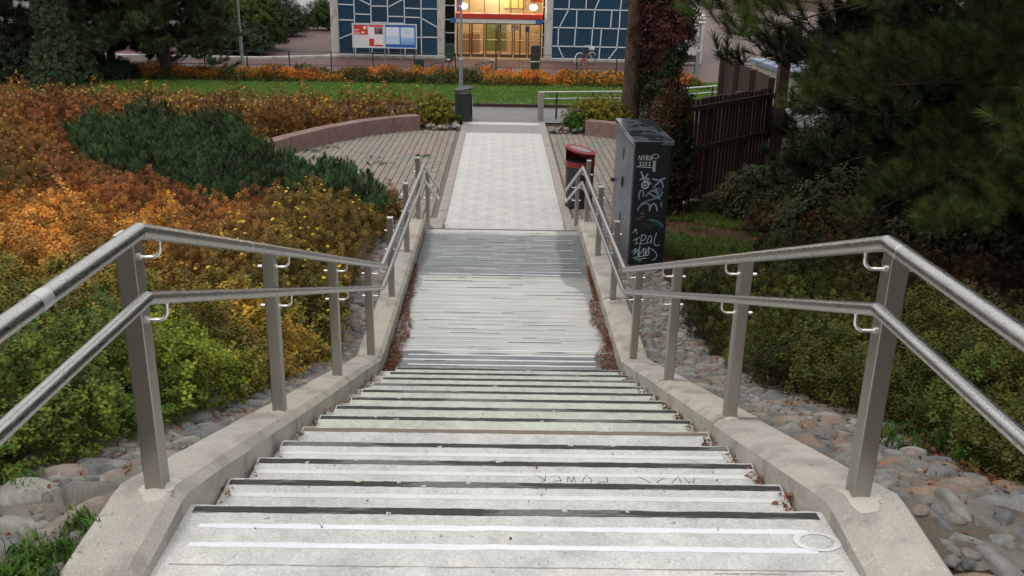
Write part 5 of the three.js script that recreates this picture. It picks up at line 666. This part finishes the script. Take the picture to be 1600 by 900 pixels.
// ---------------------------------------------------------------- far left and right behind the square
{
  const w = (name, x0, x1, y0, y1, D, d, m, o) => part(name, box(x1 - x0, y1 - y0, d, (x0 + x1) / 2, (y0 + y1) / 2, -D - d / 2, 0.02), m, o);
  const grey = new THREE.MeshPhysicalMaterial({ map: rep(NC, 0.3), color: col(0.75, 0.76, 0.78), roughness: 0.8 }), yell = mat([0.48, 0.42, 0.16], 0.8), blu = mat([0.28, 0.36, 0.5], 0.6), win = M.darkglass;
  const a = thing('pale_building', 'pale grey building with a small dark window behind the hedge, far left', 'building'); w('wall', -36, -22.8, 0, 12, 108, 8, grey, a); w('window', -24.9, -24.3, 1.4, 3.6, 107.9, 0.1, win, a); for (let i = 0; i < 4; i++) w('window', -34 + i * 2.4, -32.8 + i * 2.4, 1.5, 3.4, 107.9, 0.1, win, a);
  const b = thing('yellow_building', 'cream yellow building with pilasters behind the white van, far left', 'building'); w('wall', -22.6, -4, 0, 12, 112, 8, yell, b); for (let i = 0; i < 6; i++) w('pilaster', -22.4 + i * 2.2, -21.6 + i * 2.2, 0, 12, 111.8, 0.25, mat([0.45, 0.45, 0.42], 0.8), b); for (let i = 0; i < 5; i++) w('window', -21.3 + i * 2.2, -20.5 + i * 2.2, 1.2, 3, 111.9, 0.1, win, b);
  const c = thing('blue_building', 'building with a light blue wall and a dark passage behind the far left trees', 'building'); w('blue_wall', -22.6, -21.0, 0, 9, 70.5, 3, blu, c); w('passage', -20.98, -18.2, 0, 9, 73, 0.4, M.black2, c); w('wall', -60, -22.62, 0, 9, 71, 4, grey, c); for (let i = 0; i < 9; i++) w('window', -58 + i * 4, -56.4 + i * 4, 1.1, 2.9, 70.9, 0.1, win, c); w('roof', -61, -18, 9, 9.4, 70, 6, grey, c); w('pillar', -23.2, -22.9, 0, 2.6, 70.2, 0.3, mat([0.3, 0.12, 0.07], 0.7), c);
  const d = thing('cream_building', 'far cream building behind the pines at the right', 'building'); w('wall', 26, 60, 0, 9, 66, 8, M.cream, d); w('window', 28, 30, 1, 2.8, 65.9, 0.1, win, d);
  const g = thing('garden_building', 'pale low building behind the plank fence at the right', 'building'); w('wall', 10.7, 24, 0, 1.5, 34, 5, new THREE.MeshPhysicalMaterial({ map: rep(NC, 0.4), color: col(1, 0.95, 0.88), roughness: 0.8 }), g); w('roof', 10.5, 24.3, 1.52, 1.7, 33.8, 5.6, mat([0.17, 0.2, 0.28], 0.6), g); w('window', 11.2, 11.8, 0.6, 1.2, 33.93, 0.1, win, g);
  const e = struct('pavement'); part('pavement_kerb', box(16, 0.14, 0.3, -21.5, 0.06, -52.9, 0.02), M.cream, e); part('pavement_kerb', box(7.4, 0.14, 0.3, 0, 0.06, 0, 0.02).rotateY(0.75).translate(-11.9, 0, -56.6) && box(6, 0.14, 0.3, 0, 0.06, 0, 0.02).rotateY(0.5).translate(-11.1, 0, -54.4), M.cream, e);
  roundShrub('hedge', 'big bright green bush left of the ramp, behind the far lamp post', -15.9, 59, 0, 2.5, 3.2, 2.2, 3600, [[0.06, 0.1, 0.018], [0.05, 0.08, 0.018]], G.coarse, 1.0);
  roundShrub('hedge', 'low grey green hedge at the foot of the light blue wall', -17.2, 56.5, 0, 2.6, 1.6, 1.3, 1900, [[0.06, 0.07, 0.035], [0.07, 0.06, 0.025]], G.coarse, 0.9); roundShrub('hedge', 'low dark green hedge beside the far lamp post', -15.1, 55.6, 0, 1.5, 1.35, 1.0, 1100, [[0.04, 0.065, 0.028]], G.coarse, 0.9);
  roundShrub('hedge', 'rounded dark bush at the ramp railing, far left', -16.8, 72, 0, 2.1, 1.9, 1.8, 1500, [[0.04, 0.058, 0.028]], G.coarse, 1.1); roundShrub('hedge', 'green bush in front of the white van', -14.7, 80, 0, 2.2, 1.9, 1.5, 1300, [[0.045, 0.075, 0.018]], G.coarse, 1.1);
  const r = thing('ramp_railing', 'short dark ramp railing in front of the rounded bush, far left', 'railing'); for (let i = 0; i < 4; i++) part('post', rod(P(-18.2 + i * 0.75, 72.2 - i * 1.1, 0), P(-18.2 + i * 0.75, 72.2 - i * 1.1, 1.2), 0.06, 0.06, 8), M.darkmetal, r); part('rail', rod(P(-18.4, 72.5, 1.2), P(-15.8, 68.7, 1.0), 0.07), mat([0.25, 0.22, 0.22], 0.5), r); part('rail', rod(P(-18.4, 72.5, 0.7), P(-15.8, 68.7, 0.5), 0.12), M.darkmetal, r);
  const v = thing('van', 'white van parked behind the green bush, far left', 'van', undefined, [-17.3, 0, -92], -0.5);
  part('body', [new THREE.ExtrudeGeometry(new THREE.Shape([[-2.4, 0.35], [2.4, 0.35], [2.45, 1.0], [1.9, 1.25], [1.3, 2.05], [1.0, 2.15], [-2.3, 2.15], [-2.45, 1.9]].map((p) => new THREE.Vector2(...p))), { depth: 1.8, bevelEnabled: true, bevelSize: 0.06, bevelThickness: 0.06, bevelSegments: 2 }).translate(0, 0, -0.9)], mat([0.75, 0.77, 0.8], 0.35), v);
  for (const x of [-1.5, 1.5]) for (const z of [-0.85, 0.85]) part('wheel', new THREE.CylinderGeometry(0.33, 0.33, 0.22, 20).rotateX(1.5708).translate(x, 0.33, z), M.black2, v); for (const z of [-0.968, 0.968]) part('window', box(0.8, 0.55, 0.02, 0.85, 1.6, z), M.darkglass, v); part('rear_window', box(0.02, 0.6, 1.3, -2.51, 1.6, 0), mat([0.55, 0.62, 0.7], 0.2), v); part('windscreen', box(0.02, 0.75, 1.5, 0, 0, 0).rotateZ(0.64).translate(1.66, 1.68, 0), M.darkglass, v); part('headlight', box(0.05, 0.2, 0.3, 2.5, 0.85, 0.6), M.bright, v); part('headlight', box(0.05, 0.2, 0.3, 2.5, 0.85, -0.6), M.bright, v);
  const be = thing('bench', 'small dark bench on the brick square right of the creeper covered trunk', 'bench', undefined, [10.0, 0, -49.5], 0.3); part('seat', box(1.2, 0.06, 0.4, 0, 0.45, 0, 0.01), M.darkmetal, be); part('backrest', box(1.2, 0.35, 0.05, 0, 0.75, -0.2, 0.01), M.darkmetal, be); for (const x of [-0.5, 0.5]) part('leg', [rod(V(x, 0, 0.15), V(x, 0.45, 0.15), 0.03), rod(V(x, 0, -0.2), V(x, 0.9, -0.2), 0.03)], M.darkmetal, be);
}

// ---------------------------------------------------------------- grass, litter and small weeds
{ const o = stuff('rough_grass', 'rough green grass patch between the dark cabinet and the picket fence', 'grass'), L = []; for (let i = 0; i < 15000; i++) { const D = rr(12.6, 20.4), x = rr(2.3, 6.4); if (fbm(x * 0.8, D * 0.7, 310, 3) < 0.36 + 0.12 * sstep(14.5, 12.8, D) || inPlaza(x + 0.1, D) || (x < 2.35 && D < 13.5)) continue; L.push({ p: P(x, D, ground(x, D)), q: tilt(V(rr(-0.35, 0.35), 1, rr(-0.35, 0.35))), s: rr(0.7, 1.4), c: jit([0.075, 0.115, 0.02], 0.35, 0.15) }); } spread(o, 'grass_blade', G.grass, LEAF, L, 'stuff'); }
{ const o = stuff('weeds', 'fresh green weeds and grass tufts between the cobbles at the lower left', 'weeds'), L = [];
  const put = (x, D, n, s, r = 0.12) => { for (let i = 0; i < n; i++) { const X = x + rr(-r, r), Z = D + rr(-r, r); L.push({ p: P(X, Z, ground(X, Z)), q: tilt(V(rr(-0.5, 0.5), 1, rr(-0.3, 0.5))), s: s * rr(0.6, 1.1), c: jit(x > 0 ? [0.04, 0.085, 0.016] : [0.065, 0.135, 0.02], 0.35, 0.15) }); } };
  put(-1.5, 2.55, 26, 0.42, 0.1); put(-1.55, 2.4, 24, 0.5, 0.12); put(-1.44, 2.75, 10, 0.35, 0.05); put(-1.95, 3.0, 16, 0.4, 0.18); put(-2.25, 2.8, 18, 0.5, 0.2); put(-1.8, 3.6, 10, 0.35, 0.15); put(-2.3, 3.3, 14, 0.9, 0.15); put(2.25, 4.3, 26, 0.5, 0.25); put(2.5, 4.0, 22, 0.6, 0.25); put(2.6, 3.6, 20, 0.6, 0.2); for (let i = 0; i < 30; i++) put(-1.45 - R() * 0.6, rr(3, 12), 3, 0.2, 0.05);
  spread(o, 'weed_blade', G.weed, LEAF, L, 'stuff'); }
{ const o = stuff('plaza_moss', 'small tufts of grass growing in the joints of the cobbled plaza', 'grass'), L = []; for (const [x, D, n] of [[-2.15, 25.2, 40], [-3.2, 24.2, 16], [-3.5, 24.9, 12], [-3.0, 24.0, 14], [-5.3, 25.6, 50], [-4.9, 26.2, 24]]) for (let i = 0; i < n; i++) L.push({ p: P(x + rr(-0.22, 0.22), D + rr(-0.2, 0.2), 0), q: tilt(V(rr(-0.6, 0.6), 1, rr(-0.6, 0.6))), s: rr(0.4, 0.9), c: jit([0.06, 0.1, 0.02], 0.3) }); spread(o, 'grass_blade', G.grass, LEAF, L, 'stuff'); }
{ // needle and leaf litter: along the kerbs on the landing, on the steps and on the soil at the right
  const o = stuff('leaf_litter', 'reddish brown fallen needles and leaves along the kerbs and under the right shrubs', 'leaf litter'), A = [], B = [], n1 = shoot(401, 7, 0.012, 0.045, 0.003, 1.7), lf = (() => { const b = new Bits(); b.leaf(V(0, 0, 0), V(0, 0, 1), UP, 0.04, 0.026, OVAL, [1, 1, 1]); return b.build(); })();
  const c = () => (R() < 0.75 ? jit([0.17, 0.066, 0.036], 0.4, 0.2) : jit([0.22, 0.11, 0.05], 0.35, 0.15)), flat = () => tilt(V(rr(-0.5, 0.5), 1, rr(-0.5, 0.5)));
  const drop = (x, D, y, s = 1) => (R() < 0.6 ? A : B).push({ p: P(x, D, y + 0.006 + R() * 0.02), q: flat(), s: s * rr(0.5, 1.1), c: c() });
  for (let i = 0; i < 2600; i++) { const D = 8.2 + Math.pow(R(), 1.5) * 3.6, s = R() < 0.5, w = 0.22 * vn(D * 3.2, s ? 1 : 2, 320) * sstep(12, 9, D) + 0.02; drop(s ? XL1 + 0.01 + Math.abs(rr(0, 1)) * w : XR0 - 0.01 - Math.abs(rr(0, 1)) * w, D, 1.095 + 0.02 * R()); }
  for (let k = 1; k < 13; k++) for (let i = 0; i < 70; i++) { const s = R() < 0.25, Dn = D0 + TREAD * k; drop(s ? rr(XL1, XL1 + 0.06) : rr(XR0 - 0.07, XR0), rr(Dn - TREAD + 0.05, Dn - 0.1), Y0 - RISER * k + 0.0, 0.9); }
  for (let i = 0; i < 16000; i++) { const D = rr(2.2, 20), x = 1.6 + Math.pow(R(), 0.7) * (D > 11 ? 5 : 1.9); if (inPlaza(x + 0.1, D)) continue; if (x < 2.15 && R() < 0.72) continue; drop(x, D, ground(x, D) + 0.006, 1.1); }
  for (let i = 0; i < 900; i++) { const D = rr(2.4, 13), x = -1.45 - R() * 0.75; drop(x, D, ground(x, D) + 0.01, 0.9); }
  for (let i = 0; i < 26; i++) { const k = Math.floor(R() * 8), Dn = D0 + TREAD * k; drop(rr(-0.9, 1.05), rr(Dn - 0.25, Dn - 0.05), Y0 - RISER * k, 0.7); }
  scatter('fallen_needles', n1, LEAF, A, o, 'stuff'); scatter('fallen_leaf', lf, LEAF, B, o, 'stuff'); }
single('stair_pebble', new THREE.SphereGeometry(0.018, 8, 6).scale(1, 0.4, 0.7).translate(-0.58, Y0 - RISER + 0.008, -(D0 + TREAD - 0.03)), mat([0.5, 0.45, 0.35], 0.8), 'pale fallen leaf lying on the black strip of the second step', 'leaf');

renderer.render(scene, camera);
